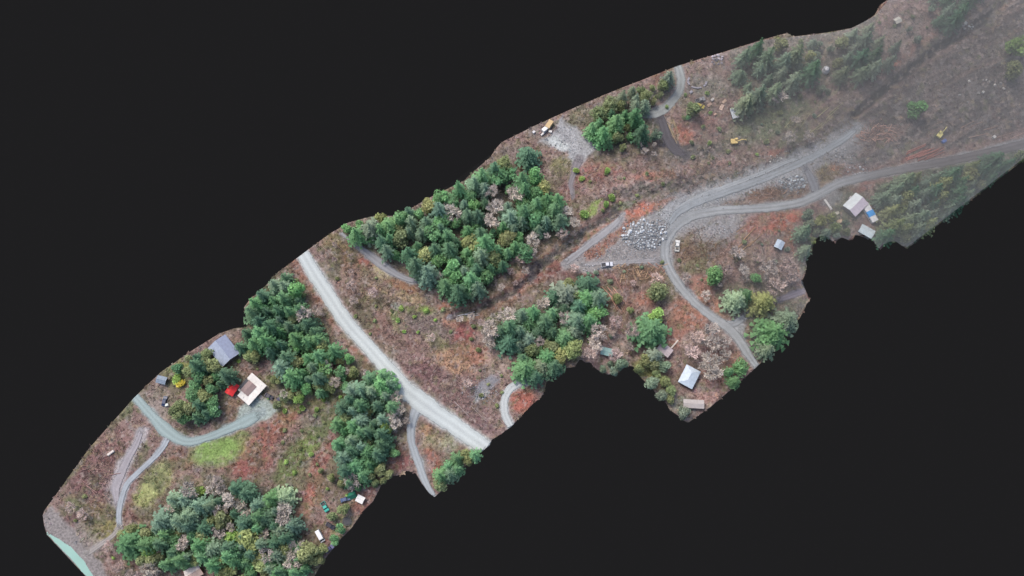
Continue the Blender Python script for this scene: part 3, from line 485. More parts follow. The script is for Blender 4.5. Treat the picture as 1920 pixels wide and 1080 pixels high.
def conifer(seed, h=20, r=3.6, layers=13, dens=1.0, droop=.22, z0=.12, power=.85, lw=1.0):
    g = random.Random(seed); V = []; F = []; C = []
    for k in range(layers):
        t = k / (layers - 1); z = h * (z0 + (.95 - z0) * t); R_ = r * ((1 - t) ** power * .96 + .05); n = max(5, int((13 - 7 * t) * dens))
        off = g.uniform(0, 6.28)
        for j in range(n):
            a = off + 6.283 * j / n + g.uniform(-.28, .28); L = R_ * g.choice((.55, .8, .9, 1.0, 1.1, 1.3)) * g.uniform(.9, 1.1); zz = z + g.uniform(-.03, .03) * h
            tone = g.uniform(.72, 1.25); ca, sa = math.cos(a), math.sin(a); seg = 4; up = g.uniform(.02, .3)
            pts = []
            for s_ in range(seg + 1):
                u = s_ / seg; pts.append(Vector((ca * L * u, sa * L * u, zz + L * (up * u - (droop + up) * u * u * 1.25))))
            sd = Vector((-sa, ca, 0))
            for s_ in range(seg):
                u = (s_ + .5) / seg; w_ = L * .22 * lw * (1 - .6 * u) * g.uniform(.6, 1.4) + .13
                for sg in (-1, 1):
                    q0 = len(V); tip = pts[s_] * .35 + pts[s_ + 1] * .65 + sd * sg * w_ + Vector((ca, sa, 0)) * w_ * .55 - Vector((0, 0, w_ * g.uniform(.1, .5)))
                    V += [pts[s_], tip, pts[s_ + 1] + Vector((0, 0, .03))]; F.append((q0, q0 + 1, q0 + 2) if sg < 0 else (q0, q0 + 2, q0 + 1)); c = tone * g.uniform(.85, 1.15); C += [(c, c, c)] * 3
    for j in range(10):                           # leader
        a = g.uniform(0, 6.28); q0 = len(V); l = g.uniform(.3, .7); V += [(0, 0, h), (math.cos(a) * l, math.sin(a) * l, h * .955), (math.cos(a + .9) * l, math.sin(a + .9) * l, h * .94)]; F.append((q0, q0 + 1, q0 + 2)); c = g.uniform(.9, 1.4); C += [(c, c, c)] * 3
    return leafmesh(V, F, C, 'crown', M_LEAF)
def bushy(seed, h=12, r=4, n=1100, leaf=.5, z0=.15, lobes=9):
    g = random.Random(seed); V = []; F = []; C = []
    L = []
    for i in range(lobes):
        a = g.uniform(0, 6.28); d = r * g.uniform(.1, .68); L.append((math.cos(a) * d, math.sin(a) * d, h * g.uniform(z0 + .18, .8), r * g.uniform(.32, .55), g.uniform(.7, 1.25)))
    for i in range(n):
        x0, y0, zz, rr, tn = g.choice(L); v = Vector((g.gauss(0, 1), g.gauss(0, 1), g.gauss(0, 1))).normalized(); d = rr * g.uniform(.55, 1.12)
        c0 = Vector((x0, y0, zz)) + Vector((v.x * d, v.y * d, v.z * d * h / r * .42)); c0.z = min(max(c0.z, h * z0), h)
        nn = (v + Vector((g.uniform(-.8, .8), g.uniform(-.8, .8), g.uniform(0, .9)))).normalized(); a = nn.orthogonal().normalized(); b = nn.cross(a); s_ = leaf * g.uniform(.6, 1.4); th = g.uniform(0, 3.14)
        a, b = a * math.cos(th) + b * math.sin(th), b * math.cos(th) - a * math.sin(th); q0 = len(V)
        V += [c0 - a * s_, c0 - b * s_ * .5 + nn * .06, c0 + a * s_, c0 + b * s_ * .55 + nn * .05]; F.append((q0, q0 + 1, q0 + 2, q0 + 3)); c = tn * g.uniform(.7, 1.3); C += [(c, c, c)] * 4
    return leafmesh(V, F, C, 'crown', M_LEAF)
def baretwigs(seed, h=11, r=3.6, n=900):
    g = random.Random(seed); V = []; F = []; C = []; ends = []
    for i in range(13):
        a = g.uniform(0, 6.28); e = g.uniform(.25, 1.4); d = g.uniform(.55, 1.15); ends.append((Vector((math.cos(a) * math.cos(e) * r * d, math.sin(a) * math.cos(e) * r * d, h * (.45 + .5 * math.sin(e) * d))), g.uniform(.8, 1.7), g.uniform(.75, 1.2)))
    for i in range(n):
        c0, rad, tn = g.choice(ends); p = c0 + Vector((g.gauss(0, .32), g.gauss(0, .32), g.gauss(0, .25))) * rad
        out = Vector((p.x, p.y, (p.z - h * .4) * .8)).normalized(); d2 = (out + Vector((g.uniform(-.9, .9), g.uniform(-.9, .9), g.uniform(-.3, .5)))).normalized(); l = g.uniform(.4, 1.3); q_ = p + d2 * l; sd = d2.cross(Vector((g.uniform(-1, 1), g.uniform(-1, 1), g.uniform(-.3, .3)))).normalized() * g.uniform(.07, .19); q0 = len(V)
        V += [p - sd, p + sd, q_ + sd * .25, q_ - sd * .25]; F.append((q0, q0 + 1, q0 + 2, q0 + 3)); c = tn * g.uniform(.75, 1.2); C += [(c, c, c)] * 4
    return leafmesh(V, F, C, 'crown', M_TWIG)
PROTO = {
 'fir_tree': [(trunk_mesh(20, .34), conifer(1 + i, 20, 3.7, 12, 1.25, .16, .16, .55 + .12 * (i % 3))) for i in range(4)],
 'big_fir': [(trunk_mesh(24, .45), conifer(11 + i, 24, 6.0, 14, 1.6, .14, .14, .6)) for i in range(3)],
 'cedar_tree': [(trunk_mesh(15, .35, 5, 2.4), bushy(21 + i, 15, 3.8, 1300, .5, .12, 12)) for i in range(3)],
 'shrub': [(trunk_mesh(2.4, .12, 5, 1.3), bushy(31 + i, 3.4, 2.2, 520, .3, .04, 7)) for i in range(2)],
 'bare_tree': [(trunk_mesh(10, .2, 9, 3.4, M_PALEBARK), baretwigs(41 + i)) for i in range(3)],
}
BASEH = {'fir_tree': 20, 'big_fir': 24, 'cedar_tree': 15, 'shrub': 3.4, 'bare_tree': 11}
BASER = {'fir_tree': 3.7, 'big_fir': 6.0, 'cedar_tree': 3.8, 'shrub': 2.2, 'bare_tree': 3.6}
LOOK = {'dark green': (82, 112, 84), 'blue green': (108, 132, 106), 'mid green': (96, 134, 90), 'fresh green': (108, 150, 94), 'olive green': (124, 132, 88), 'yellow green': (142, 148, 94), 'lime green': (130, 156, 80), 'pale green': (146, 166, 132), 'grey green': (118, 132, 108), 'pale leafless': (200, 189, 178), 'pinkish leafless': (198, 178, 170), 'golden yellow': (200, 176, 62)}
HF = {'fir_tree': .80, 'big_fir': .62, 'cedar_tree': .7, 'shrub': .8, 'bare_tree': .85}
TREES = []
EXCL = [(1637,405,20),(1607,384,24),(468,727,30),(435,729,13),(422,660,17),(1293,706,22),(1250,652,14),(1379,211,12),(1138,659,12),(600,1005,12),(609,950,10),(675,935,10),(1550,130,14),(1301,757,14),(362,1074,12),(1627,434,14),(1376,614,16),(1763,252,14),(1385,265,18),(1353,198,12),(1025,238,14),(308,752,8),(302,712,8),(650,977,9),(1555,388,14),(700,488,10),(735,510,10)]
def tree(px, py, kind, look, stand, rpx=None, hh=None, size=None):
    """crown centre at pixel (px, py), crown radius rpx pixels"""
    if float(pdist(np.array(float(px)), np.array(float(py)), OUT, True)) < (.55 if px > 1300 else .3) * (rpx or 15): return
    if any(math.hypot(px - a, py - b) < c + .45 * (rpx or 15) for a, b, c in EXCL): return
    d = 960 / (TH * 400.0)                    # pixels per metre, near enough
    r = (rpx or 15) / d; s = r / BASER[kind]
    h = hh or BASEH[kind] * HF[kind] * min(1.15, max(.5, s)) * rnd.uniform(.85, 1.15)
    x, y, z = P(px, py, h * .55)
    if not bool(inpoly(np.array(x), np.array(y), OW)): return
    TREES.append(dict(px=px, py=py, kind=kind, look=look, stand=stand, s=s, h=h, loc=(x, y, z), r=r))
def stand(poly, name, mix, rpx, sp, seed=0, jit=.36):
    g = random.Random(seed + 100); x0 = min(p[0] for p in poly); x1 = max(p[0] for p in poly); y0 = min(p[1] for p in poly); y1 = max(p[1] for p in poly); pts = []
    for _ in range(4000):
        x, y = g.uniform(x0, x1), g.uniform(y0, y1)
        if not bool(inpoly(np.array(x), np.array(y), poly)): continue
        if any((x - a) ** 2 + ((y - b) * 1.15) ** 2 < sp * sp for a, b in pts): continue
        if any(t['stand'] == name and (x - t['px']) ** 2 + (y - t['py']) ** 2 < (sp * .8) ** 2 for t in TREES): continue
        pts.append((x, y))
    tot = sum(m[2] for m in mix)
    for x, y in pts:
        u = g.uniform(0, tot)
        for kind, look, wgt in mix:
            u -= wgt
            if u <= 0: break
        k = 1.0 if kind in ('fir_tree', 'big_fir') else (.5 if kind == 'shrub' else .85)
        tree(x, y, kind, look, name, rpx * g.uniform(1 - jit, 1 + jit) * k)
C_ = 'the big central stand'; W_ = 'the stand west of the pale road'; S_ = 'the stand below the pale road'; L_ = 'the lower left wood'; Y_ = 'the yard around the white house'
F_ = 'the wood south of the ditch'; E_ = 'the grove at the east fork'; Z_ = 'the foggy south east wood'; N_ = 'the foggy north wood'; K_ = 'the trees by the north driveway'
X_ = 'the trees by the blue tarp house'; D_ = 'the corner below the side road'; Q_ = 'the clump above the ragged south edge'; V_ = 'the scrub around the pale roofed cabin'; T_ = 'the top right slope'; O_ = 'the open clearing'
# single trees seen clearly
for a in [(306,978,'big_fir','blue green',L_,27),(240,1020,'big_fir','mid green',L_,28),(280,1030,'cedar_tree','lime green',L_,17),(470,1010,'cedar_tree','yellow green',L_,26),(400,1030,'big_fir','blue green',L_,24),(385,990,'big_fir','dark green',L_,24),(520,1040,'big_fir','blue green',L_,24),(500,970,'big_fir','dark green',L_,26),(528,995,'big_fir','grey green',L_,24),(530,935,'big_fir','pale green',L_,22),(575,1035,'cedar_tree','olive green',L_,20),(490,1060,'cedar_tree','yellow green',L_,16),
          (1338,516,'cedar_tree','fresh green','the slope above the haul road',19),(1418,522,'cedar_tree','fresh green','the slope above the haul road',11),(1381,562,'big_fir','pale green',E_,24),(1432,566,'big_fir','yellow green',E_,27),(1450,624,'big_fir','mid green',E_,33),(1475,600,'big_fir','grey green',E_,26),(1400,553,'fir_tree','mid green',E_,15),(1440,655,'fir_tree','grey green',E_,16),
          (1222,618,'big_fir','mid green',Q_,33),(1232,592,'cedar_tree','lime green',Q_,17),(1232,545,'cedar_tree','olive green',Q_,20),(1720,205,'cedar_tree','fresh green',T_,20),(1908,90,'cedar_tree','lime green',T_,24),(1900,130,'cedar_tree','olive green',T_,20),
          (715,722,'big_fir','fresh green',S_,27),(695,712,'fir_tree','dark green',S_,18),(660,770,'fir_tree','blue green',S_,16),(675,790,'big_fir','blue green',S_,24),(660,845,'big_fir','dark green',S_,26),(690,810,'fir_tree','dark green',S_,17),(725,800,'cedar_tree','lime green',S_,13),(665,875,'big_fir','mid green',S_,24),(690,848,'big_fir','mid green',S_,22),
          (1090,335,'shrub','lime green','the gravel pad',9),(1138,321,'shrub','lime green','the gravel pad',9),(1094,400,'shrub','lime green','the big central stand edge',12),(1082,320,'shrub','lime green','the gravel pad',9),(1148,372,'shrub','lime green','the ditch',11),(1136,384,'shrub','lime green','the ditch',9),
          (603,650,'cedar_tree','yellow green',W_,15),(607,680,'cedar_tree','lime green',W_,14),(572,590,'bare_tree','pale leafless',W_,18),(1300,205,'cedar_tree','olive green',K_,16),(1290,220,'shrub','fresh green',K_,9),(340,718,'shrub','golden yellow',Y_,12),(332,708,'shrub','lime green',Y_,14),(990,290,'big_fir','dark green','the gravel pad',24),(1005,330,'cedar_tree','fresh green',C_,18)]: tree(*a)
for a in [(640,705,'cedar_tree','mid green',11),(655,672,'cedar_tree','fresh green',11),(560,748,'cedar_tree','lime green',11),(575,728,'cedar_tree','fresh green',12),(545,742,'cedar_tree','olive green',10),(520,760,'cedar_tree','olive green',9),(600,735,'fir_tree','mid green',11),(450,650,'fir_tree','dark green',13),(465,668,'cedar_tree','olive green',12),(715,880,'cedar_tree','olive green',12),(655,905,'fir_tree','dark green',13),(740,850,'cedar_tree','fresh green',10)]: tree(a[0], a[1], a[2], a[3], 'the gaps by the white house', a[4])
for a in [(955,640,'big_fir','dark green',24),(985,690,'big_fir','mid green',25),(1005,705,'fir_tree','dark green',17),(940,622,'fir_tree','dark green',16),(1075,655,'cedar_tree','yellow green',20),(1050,670,'cedar_tree','yellow green',17),(1100,560,'big_fir','mid green',27),(1120,585,'cedar_tree','fresh green',19),(1060,550,'big_fir','grey green',30),(1080,600,'big_fir','blue green',26)]: tree(a[0], a[1], a[2], a[3], F_, a[4])
for a in [(668,438,'fir_tree','mid green',18),(695,428,'big_fir','grey green',25),(728,425,'big_fir','mid green',25),(715,452,'fir_tree','dark green',17),(750,430,'cedar_tree','olive green',15)]: tree(a[0], a[1], a[2], a[3], C_, a[4])
stand([(600,645),(640,655),(690,700),(640,745),(610,720)], 'the gap between the two road stands', [('cedar_tree','mid green',2),('fir_tree','mid green',1),('cedar_tree','olive green',2),('bare_tree','pale leafless',1)], 12, 24, 60)
stand([(240,990),(300,1050),(430,1070),(560,1075),(600,1040),(560,1030)], 'the bottom edge of the lower left wood', [('cedar_tree','mid green',2),('cedar_tree','olive green',2),('fir_tree','mid green',1)], 14, 24, 61)
stand([(600,880),(640,900),(700,890),(640,960),(600,950)], 'the red bank above the white van', [('cedar_tree','olive green',1),('shrub','lime green',2)], 11, 24, 62)
stand([(1180,150),(1260,135),(1235,190),(1180,200)], K_, [('fir_tree','grey green',2),('cedar_tree','olive green',1)], 12, 18, 63)
stand([(1480,75),(1560,72),(1570,140),(1540,170),(1500,180)], 'the ground around the white tank', [('cedar_tree','grey green',2),('shrub','olive green',1)], 12, 24, 64)
stand([(1640,40),(1760,10),(1740,70),(1680,90)], T_, [('cedar_tree','grey green',1),('shrub','olive green',1)], 11, 26, 65)
stand([(645,428),(700,402),(740,402),(800,368),(870,334),(925,292),(960,320),(1010,340),(1060,385),(1066,405),(1010,440),(985,475),(950,490),(920,520),(900,548),(860,556),(825,545),(808,515),(770,490),(745,480),(700,455)], C_, [('fir_tree','dark green',3),('fir_tree','mid green',4),('fir_tree','blue green',4),('cedar_tree','fresh green',2.4),('cedar_tree','olive green',1.0),('cedar_tree','mid green',2),('cedar_tree','yellow green',.8),('bare_tree','pale leafless',1.6)], 18, 19, 1)
stand([(462,578),(490,548),(522,518),(548,522),(562,560),(580,610),(610,640),(618,690),(590,715),(560,722),(535,705),(515,665),(480,650),(452,635),(475,610)], W_, [('fir_tree','dark green',4),('fir_tree','blue green',3),('fir_tree','mid green',3),('cedar_tree','olive green',1.2),('cedar_tree','fresh green',1.6)], 17, 18, 2)
stand([(635,760),(660,730),(710,700),(735,720),(738,760),(720,800),(725,840),(705,875),(680,905),(645,900),(634,850),(630,800)], S_, [('fir_tree','dark green',3),('fir_tree','mid green',3),('fir_tree','blue green',2),('bare_tree','pale leafless',1),('cedar_tree','olive green',1)], 16, 18, 3)
stand([(285,985),(315,935),(360,915),(400,890),(455,915),(480,940),(540,920),(552,960),(545,1010),(560,1045),(520,1075),(440,1055),(380,1050),(330,1040),(300,1020)], L_, [('fir_tree','dark green',2.5),('fir_tree','mid green',2),('fir_tree','blue green',2),('bare_tree','pale leafless',5),('cedar_tree','olive green',1.5),('cedar_tree','lime green',.8)], 17, 18, 4)
stand([(300,1020),(340,1040),(400,1050),(460,1040),(560,1050),(560,1100),(430,1100),(400,1060),(330,1055),(270,1070),(265,1040)], 'the bottom edge of the lower left wood', [('cedar_tree','lime green',1),('cedar_tree','olive green',2),('fir_tree','mid green',1),('bare_tree','pale leafless',1)], 14, 21, 14)
stand([(330,690),(385,678),(425,690),(425,715),(400,735),(405,775),(370,795),(345,790),(320,765),(360,745),(345,715)], Y_, [('fir_tree','dark green',3),('cedar_tree','olive green',4),('cedar_tree','mid green',3),('bare_tree','pale leafless',.7)], 14, 18, 5)
stand([(352,672),(380,655),(390,665),(400,690),(380,690)], Y_, [('fir_tree','dark green',1),('cedar_tree','olive green',1)], 12, 16, 6)
stand([(945,615),(1005,570),(1060,530),(1110,530),(1130,560),(1128,595),(1085,610),(1060,650),(1040,690),(1015,712),(985,700),(970,650)], F_, [('big_fir','dark green',3),('big_fir','grey green',2),('big_fir','mid green',2),('cedar_tree','olive green',1.6),('fir_tree','dark green',2),('fir_tree','blue green',2),('fir_tree','mid green',2),('bare_tree','pale leafless',1)], 19, 21, 7)
stand([(1660,345),(1740,322),(1860,300),(1925,288),(1890,312),(1790,385),(1700,452),(1655,440),(1645,390)], Z_, [('fir_tree','grey green',4),('fir_tree','olive green',3),('fir_tree','dark green',3),('cedar_tree','olive green',2)], 16, 19, 8)
stand([(1385,98),(1480,72),(1530,80),(1525,130),(1500,160),(1440,180),(1400,195),(1385,150)], N_, [('fir_tree','dark green',3),('fir_tree','grey green',4),('big_fir','grey green',1.2),('cedar_tree','olive green',1.5)], 16, 25, 9)
stand([(1562,72),(1600,62),(1640,45),(1672,75),(1690,95),(1660,130),(1615,150),(1575,140)], N_, [('fir_tree','dark green',4),('fir_tree','grey green',4),('cedar_tree','olive green',1)], 15, 24, 10)
stand([(1735,-10),(1850,-20),(1830,10),(1790,40),(1760,40),(1745,20)], T_, [('fir_tree','dark green',3),('fir_tree','grey green',3)], 15, 20, 11)
stand([(1105,205),(1150,190),(1190,212),(1215,240),(1190,268),(1165,290),(1145,275),(1110,262)], K_, [('fir_tree','dark green',2),('fir_tree','mid green',3),('cedar_tree','olive green',3),('cedar_tree','fresh green',1)], 15, 19, 12)
stand([(1140,190),(1200,162),(1235,160),(1225,192),(1195,205)], K_, [('fir_tree','grey green',2),('cedar_tree','olive green',2)], 13, 18, 13)
stand([(1505,400),(1555,395),(1590,420),(1600,440),(1560,445),(1530,440),(1512,470),(1505,440)], X_, [('cedar_tree','olive green',2),('cedar_tree','grey green',3),('fir_tree','grey green',2)], 13, 18, 15)
stand([(822,890),(850,860),(885,845),(895,852),(850,890),(825,918)], D_, [('fir_tree','mid green',2),('fir_tree','blue green',2),('cedar_tree','olive green',2)], 13, 16, 16)
stand([(1195,680),(1230,665),(1250,690),(1260,740),(1275,770),(1330,750),(1300,785),(1275,775),(1235,735),(1200,705)], V_, [('cedar_tree','olive green',3),('cedar_tree','grey green',2),('fir_tree','grey green',2),('bare_tree','pale leafless',1)], 13, 19, 17)
stand([(1365,690),(1395,680),(1400,700),(1370,725)], V_, [('cedar_tree','mid green',1),('fir_tree','mid green',1)], 14, 20, 18)
stand([(1130,680),(1165,680),(1150,698),(1130,695)], Q_, [('cedar_tree','grey green',1)], 12, 18, 19)
stand([(690,895),(720,880),(730,890),(705,915)], S_, [('cedar_tree','olive green',1)], 11, 16, 20)
stand([(625,960),(665,910),(690,915),(650,965),(640,1000),(600,1050),(590,1040)], 'the lower edge by the parked white van', [('cedar_tree','olive green',2),('cedar_tree','mid green',1)], 10, 22, 21)
stand([(1290,630),(1330,615),(1370,640),(1380,690),(1340,720),(1310,690),(1290,660)], V_, [('bare_tree','pale leafless',2),('bare_tree','pinkish leafless',1)], 20, 24, 22)
stand([(900,600),(960,590),(950,640),(915,655)], F_, [('bare_tree','pale leafless',2),('bare_tree','pinkish leafless',1)], 19, 20, 23)
stand([(1370,470),(1470,480),(1490,530),(1420,545),(1360,510)], 'the slope above the haul road', [('bare_tree','pinkish leafless',2),('bare_tree','pale leafless',1)], 18, 30, 24)
stand([(1100,610),(1190,620),(1170,680),(1105,670)], Q_, [('bare_tree','pinkish leafless',1),('bare_tree','pale leafless',1)], 17, 24, 25)
stand([(1400,190),(1560,170),(1520,260),(1400,270)], 'the green slope above the gravel strip', [('shrub','olive green',2),('shrub','grey green',2),('bare_tree','pale leafless',.5)], 14, 30, 26)
stand([(735,575),(830,575),(850,640),(760,630)], 'the open ground east of the pale road', [('shrub','lime green',2),('shrub','olive green',2),('bare_tree','pinkish leafless',.6)], 13, 24, 27)
stand([(520,790),(610,790),(590,900),(540,930)], 'the green strip below the white house', [('shrub','olive green',2),('shrub','lime green',1)], 12, 25, 28)
stand([(600,640),(660,690),(640,760),(560,780),(530,740),(620,730)], 'the scrub strip under the west stand', [('bare_tree','pale leafless',1),('cedar_tree','olive green',1),('shrub','lime green',2)], 13, 26, 29)
stand([(1030,470),(1080,420),(1050,415),(960,500),(920,560),(960,545)], 'the north bank of the ditch', [('bare_tree','pale leafless',2),('bare_tree','pinkish leafless',1)], 11, 28, 30)
stand([(1195,255),(1230,245),(1240,290),(1205,295)], K_, [('bare_tree','pale leafless',2),('cedar_tree','grey green',1)], 12, 18, 31)
stand([(120,950),(160,925),(165,960),(140,985)], 'the scrub beside the shore', [('bare_tree','pinkish leafless',1),('shrub','olive green',1)], 12, 20, 32)
stand([(735,740),(770,770),(760,800),(735,800)], S_, [('bare_tree','pale leafless',1)], 13, 19, 33)

stand([(1060,500),(1140,520),(1150,600),(1090,650),(1050,700),(1140,690),(1190,640),(1180,560),(1240,520),(1250,480),(1150,515)], 'the brown ground below the rock pile', [('shrub','olive green',2),('shrub','grey green',2),('bare_tree','pinkish leafless',1),('cedar_tree','olive green',.5)], 13, 30, 40)
stand([(540,500),(600,600),(650,680),(640,700),(610,630),(570,560)], 'the west verge of the pale road', [('shrub','olive green',2),('bare_tree','pinkish leafless',1)], 11, 22, 41)
stand([(450,640),(500,690),(560,740),(600,720),(590,780),(540,790),(500,740),(440,690)], 'the ground behind the white house', [('shrub','olive green',2),('shrub','lime green',1),('cedar_tree','olive green',1)], 12, 22, 42)
stand([(860,600),(960,570),(960,620),(900,660)], 'the south bank of the ditch', [('shrub','olive green',2),('bare_tree','pale leafless',1)], 13, 22, 43)
stand([(1260,480),(1340,500),(1400,450),(1480,420),(1480,520),(1400,540),(1300,560)], 'the bushes east of the road bend', [('shrub','olive green',2),('shrub','grey green',1),('bare_tree','pale leafless',1)], 12, 32, 44)
stand([(1230,180),(1340,170),(1420,290),(1300,300),(1280,230)], 'the cleared lots by the upper driveway', [('shrub','olive green',2),('shrub','lime green',1)], 11, 28, 45)
stand([(1090,330),(1280,310),(1400,300),(1260,340),(1120,400)], 'the red bank north of the ditch', [('shrub','olive green',2),('bare_tree','pinkish leafless',1)], 10, 34, 46)
stand([(640,440),(700,490),(740,590),(700,640),(600,500)], 'the brown verge east of the pale road', [('shrub','olive green',1),('bare_tree','pinkish leafless',1)], 10, 30, 47)
stand([(240,990),(300,1020),(300,1080),(220,1080),(200,1030)], 'the shore scrub', [('cedar_tree','olive green',1),('bare_tree','pinkish leafless',1),('shrub','lime green',1)], 12, 22, 48)
stand([(900,690),(960,690),(930,770),(860,740)], 'the slope by the curved driveway', [('shrub','olive green',1),('bare_tree','pinkish leafless',1)], 10, 28, 49)
ORD = ['first','second','third','fourth','fifth','sixth','seventh','eighth','ninth','tenth','eleventh','twelfth']
NOUN = {'fir_tree': 'conifer', 'big_fir': 'large conifer', 'cedar_tree': 'bushy tree', 'shrub': 'shrub', 'bare_tree': 'tree'}
SHORT = {'the bottom edge of the lower left wood': 'the bottom edge wood', 'the lower edge by the parked white van': 'the white van edge', 'the open ground east of the pale road': 'the open road side', 'the green slope above the gravel strip': 'the green slope', 'the green strip below the white house': 'the green strip', 'the scrub strip under the west stand': 'the west scrub', 'the scrub around the pale roofed cabin': 'the cabin scrub', 'the clump above the ragged south edge': 'the south edge clump', 'the stand west of the pale road': 'the west road stand', 'the slope above the haul road': 'the haul road slope', 'the stand below the pale road': 'the lower road stand', 'the yard around the white house': 'the white house yard', 'the ground behind the white house': 'the ground behind the house', 'the trees by the blue tarp house': 'the tarp house trees', 'the trees by the north driveway': 'the north driveway trees', 'the wood south of the ditch': 'the ditch wood'}
groups = {}
for t in TREES: groups.setdefault((t['stand'], t['look'], t['kind']), []).append(t)
for (st, lk, kd), ts in groups.items():
    base = f'{lk} {NOUN[kd]}'; ts.sort(key=lambda t: t['px'])
    if len(ts) == 1: ts[0]['label'] = f'only {base} in {st}'; continue
    rows = [ts]; 
    if len(ts) > 7:
        k = math.ceil(len(ts) / 7); o_ = sorted(ts, key=lambda t: t['py']); n_ = math.ceil(len(o_) / k); rows = [sorted(o_[i * n_:(i + 1) * n_], key=lambda t: t['px']) for i in range(k)]; rows = [r_ for r_ in rows if r_]
    for ri, r_ in enumerate(rows):
        rw = '' if len(rows) == 1 else (['upper', 'lower'] if len(rows) == 2 else ['top', 'middle', 'bottom'] if len(rows) == 3 else ['top', 'second', 'third', 'bottom', 'lowest'])[ri] + ' row of '
        for i, t in enumerate(r_): t['label'] = f'{ORD[i]} {base} from left, {rw}{SHORT.get(st, st)}'
PICK = {}
for t in TREES:
    kd = t['kind']; pr = PROTO[kd]; k = rnd.randrange(len(pr)); nm = {'big_fir': 'fir_tree'}.get(kd, kd)
    e = empty(nm, t['loc'], rnd.uniform(0, 6.28), t['label'], 'shrub' if kd == 'shrub' else 'tree', 'trees and shrubs of ' + t['stand'].replace('the ', '', 1))
    sz = t['h'] / BASEH[kd]; e.scale = (t['s'], t['s'], sz)
    tk = bpy.data.objects.new('stem' if kd == 'shrub' else 'trunk', pr[k][0]); link(tk); tk.parent = e
    cr = bpy.data.objects.new('crown', pr[k][1]); link(cr); cr.parent = e
    T = float(FOG_T(np.array(t['px']), np.array(t['py'])))
    c = lin(LOOK[t['look']]) * rnd.uniform(.82, 1.18) * (np.array([rnd.uniform(.97, 1.03), 1, rnd.uniform(.97, 1.05)]) if kd == 'bare_tree' else np.array([rnd.uniform(.88, 1.06), 1, rnd.uniform(.95, 1.14)]))
    c = c @ np.array([.3, .55, .15]) * .08 + c * .92
    if T < .97: c = c * .9 * (.6 + .4 * T)
    c = np.clip(c / G * (1.75 if kd == 'bare_tree' else 2.25), .01, .75); cr.color = (*c, 1)

# ------------------------------------------------------------------ stones and logs
def rockmesh(seed):
    g = random.Random(seed); bm = bmesh.new(); bmesh.ops.create_icosphere(bm, subdivisions=2, radius=1)
    pl = [(Vector((g.gauss(0, 1), g.gauss(0, 1), g.gauss(0, 1))).normalized(), g.uniform(.55, .85)) for _ in range(8)]
    for v in bm.verts:
        for n_, d in pl:
            k = v.co.dot(n_)
            if k > d: v.co -= n_ * (k - d)
        v.co *= g.uniform(.96, 1.04)
    me = bpy.data.meshes.new('boulder'); bm.to_mesh(me); bm.free(); me.materials.append(M_STONE); return me
ROCKS = [rockmesh(i) for i in range(5)]
def rocks(cx, cy, rx, ry, n, c, label, group, s0=.35, s1=1.0, seed=0):
    g = random.Random(seed); done = []; k = 0
    for _ in range(n * 12):
        if k >= n: break
        px, py = cx + rx * g.uniform(-1, 1), cy + ry * g.uniform(-1, 1)
        if not bool(inpoly(np.array(px), np.array(py), OUT)): continue
        if ((px - cx) / rx) ** 2 + ((py - cy) / ry) ** 2 > 1: continue
        s = g.uniform(s0, s1) * (1.35 if g.random() < .1 else 1); x, y, z = P(px, py)
        if any((x - a) ** 2 + (y - b) ** 2 < ((s + r_) * .8) ** 2 for a, b, r_ in done): continue
        done.append((x, y, s)); k += 1
        o = link(bpy.data.objects.new('boulder', ROCKS[g.randrange(5)])); o.location = (x, y, float(bil(HS, x, y)) + s * .3); o.scale = (s * g.uniform(.8, 1.2), s, s * g.uniform(.6, .9)); o.rotation_euler = (g.uniform(-.3, .3), g.uniform(-.3, .3), g.uniform(0, 6))
        T = float(FOG_T(np.array(px), np.array(py))); cc = np.clip((lin(c) * g.choice((.42, .6, .8, 1.0, 1.2)) * g.uniform(.9, 1.1) - (1 - T) * FOG_C * .6) / T, .03, 1) / G; o.color = (*cc, 1)
        tag(o, label, 'boulder', group)
rocks(1208, 440, 42, 28, 120, (205, 210, 214), 'pale grey boulder in the rock pile inside the road bend', 'boulders of the large rock pile', .4, 1.0, 1)
rocks(1240, 415, 10, 22, 22, (196, 202, 206), 'small pale boulder along the strip edge beside the rock pile', 'boulders edging the gravel strip', .25, .55, 2)
rocks(1487, 342, 26, 14, 46, (190, 198, 202), 'grey boulder in the smaller rock pile above the haul road', 'boulders of the smaller rock pile', .35, .85, 3)
rocks(1605, 320, 22, 7, 14, (196, 198, 200), 'pale boulder beside the haul road by the link track', 'boulders along the haul road', .3, .7, 4)
rocks(1575, 290, 26, 14, 18, (188, 188, 188), 'pale boulder on the slope below the gravel strip', 'boulders below the gravel strip', .3, .7, 5)
rocks(1450, 297, 18, 8, 10, (196, 194, 186), 'pale boulder on the bank above the gravel strip', 'boulders above the gravel strip', .3, .6, 6)
rocks(1814, 50, 10, 8, 9, (190, 196, 196), 'pale boulder in the ditch near the top right corner', 'boulders in the upper ditch', .5, 1.0, 7)
rocks(1345, 113, 13, 9, 12, (190, 182, 190), 'pale rubble block on the north edge heap', 'rubble blocks on the north edge', .6, 1.3, 8)
rocks(900, 745, 10, 4, 8, (196, 198, 200), 'pale stone at the end of the grey gravel patch', 'stones on the grey gravel patch', .4, .8, 9)
rocks(1100, 500, 30, 10, 14, (180, 182, 186), 'small grey boulder beside the white pickup truck', 'boulders near the white pickup truck', .25, .5, 10)
rocks(1840, 172, 60, 24, 12, (196, 192, 186), 'lone pale boulder on the foggy grey slope', 'boulders scattered on the foggy slope', .4, .9, 11)
rocks(405, 772, 12, 12, 7, (200, 196, 186), 'pale garden boulder beside the driveway trees', 'garden boulders', .3, .6, 12)
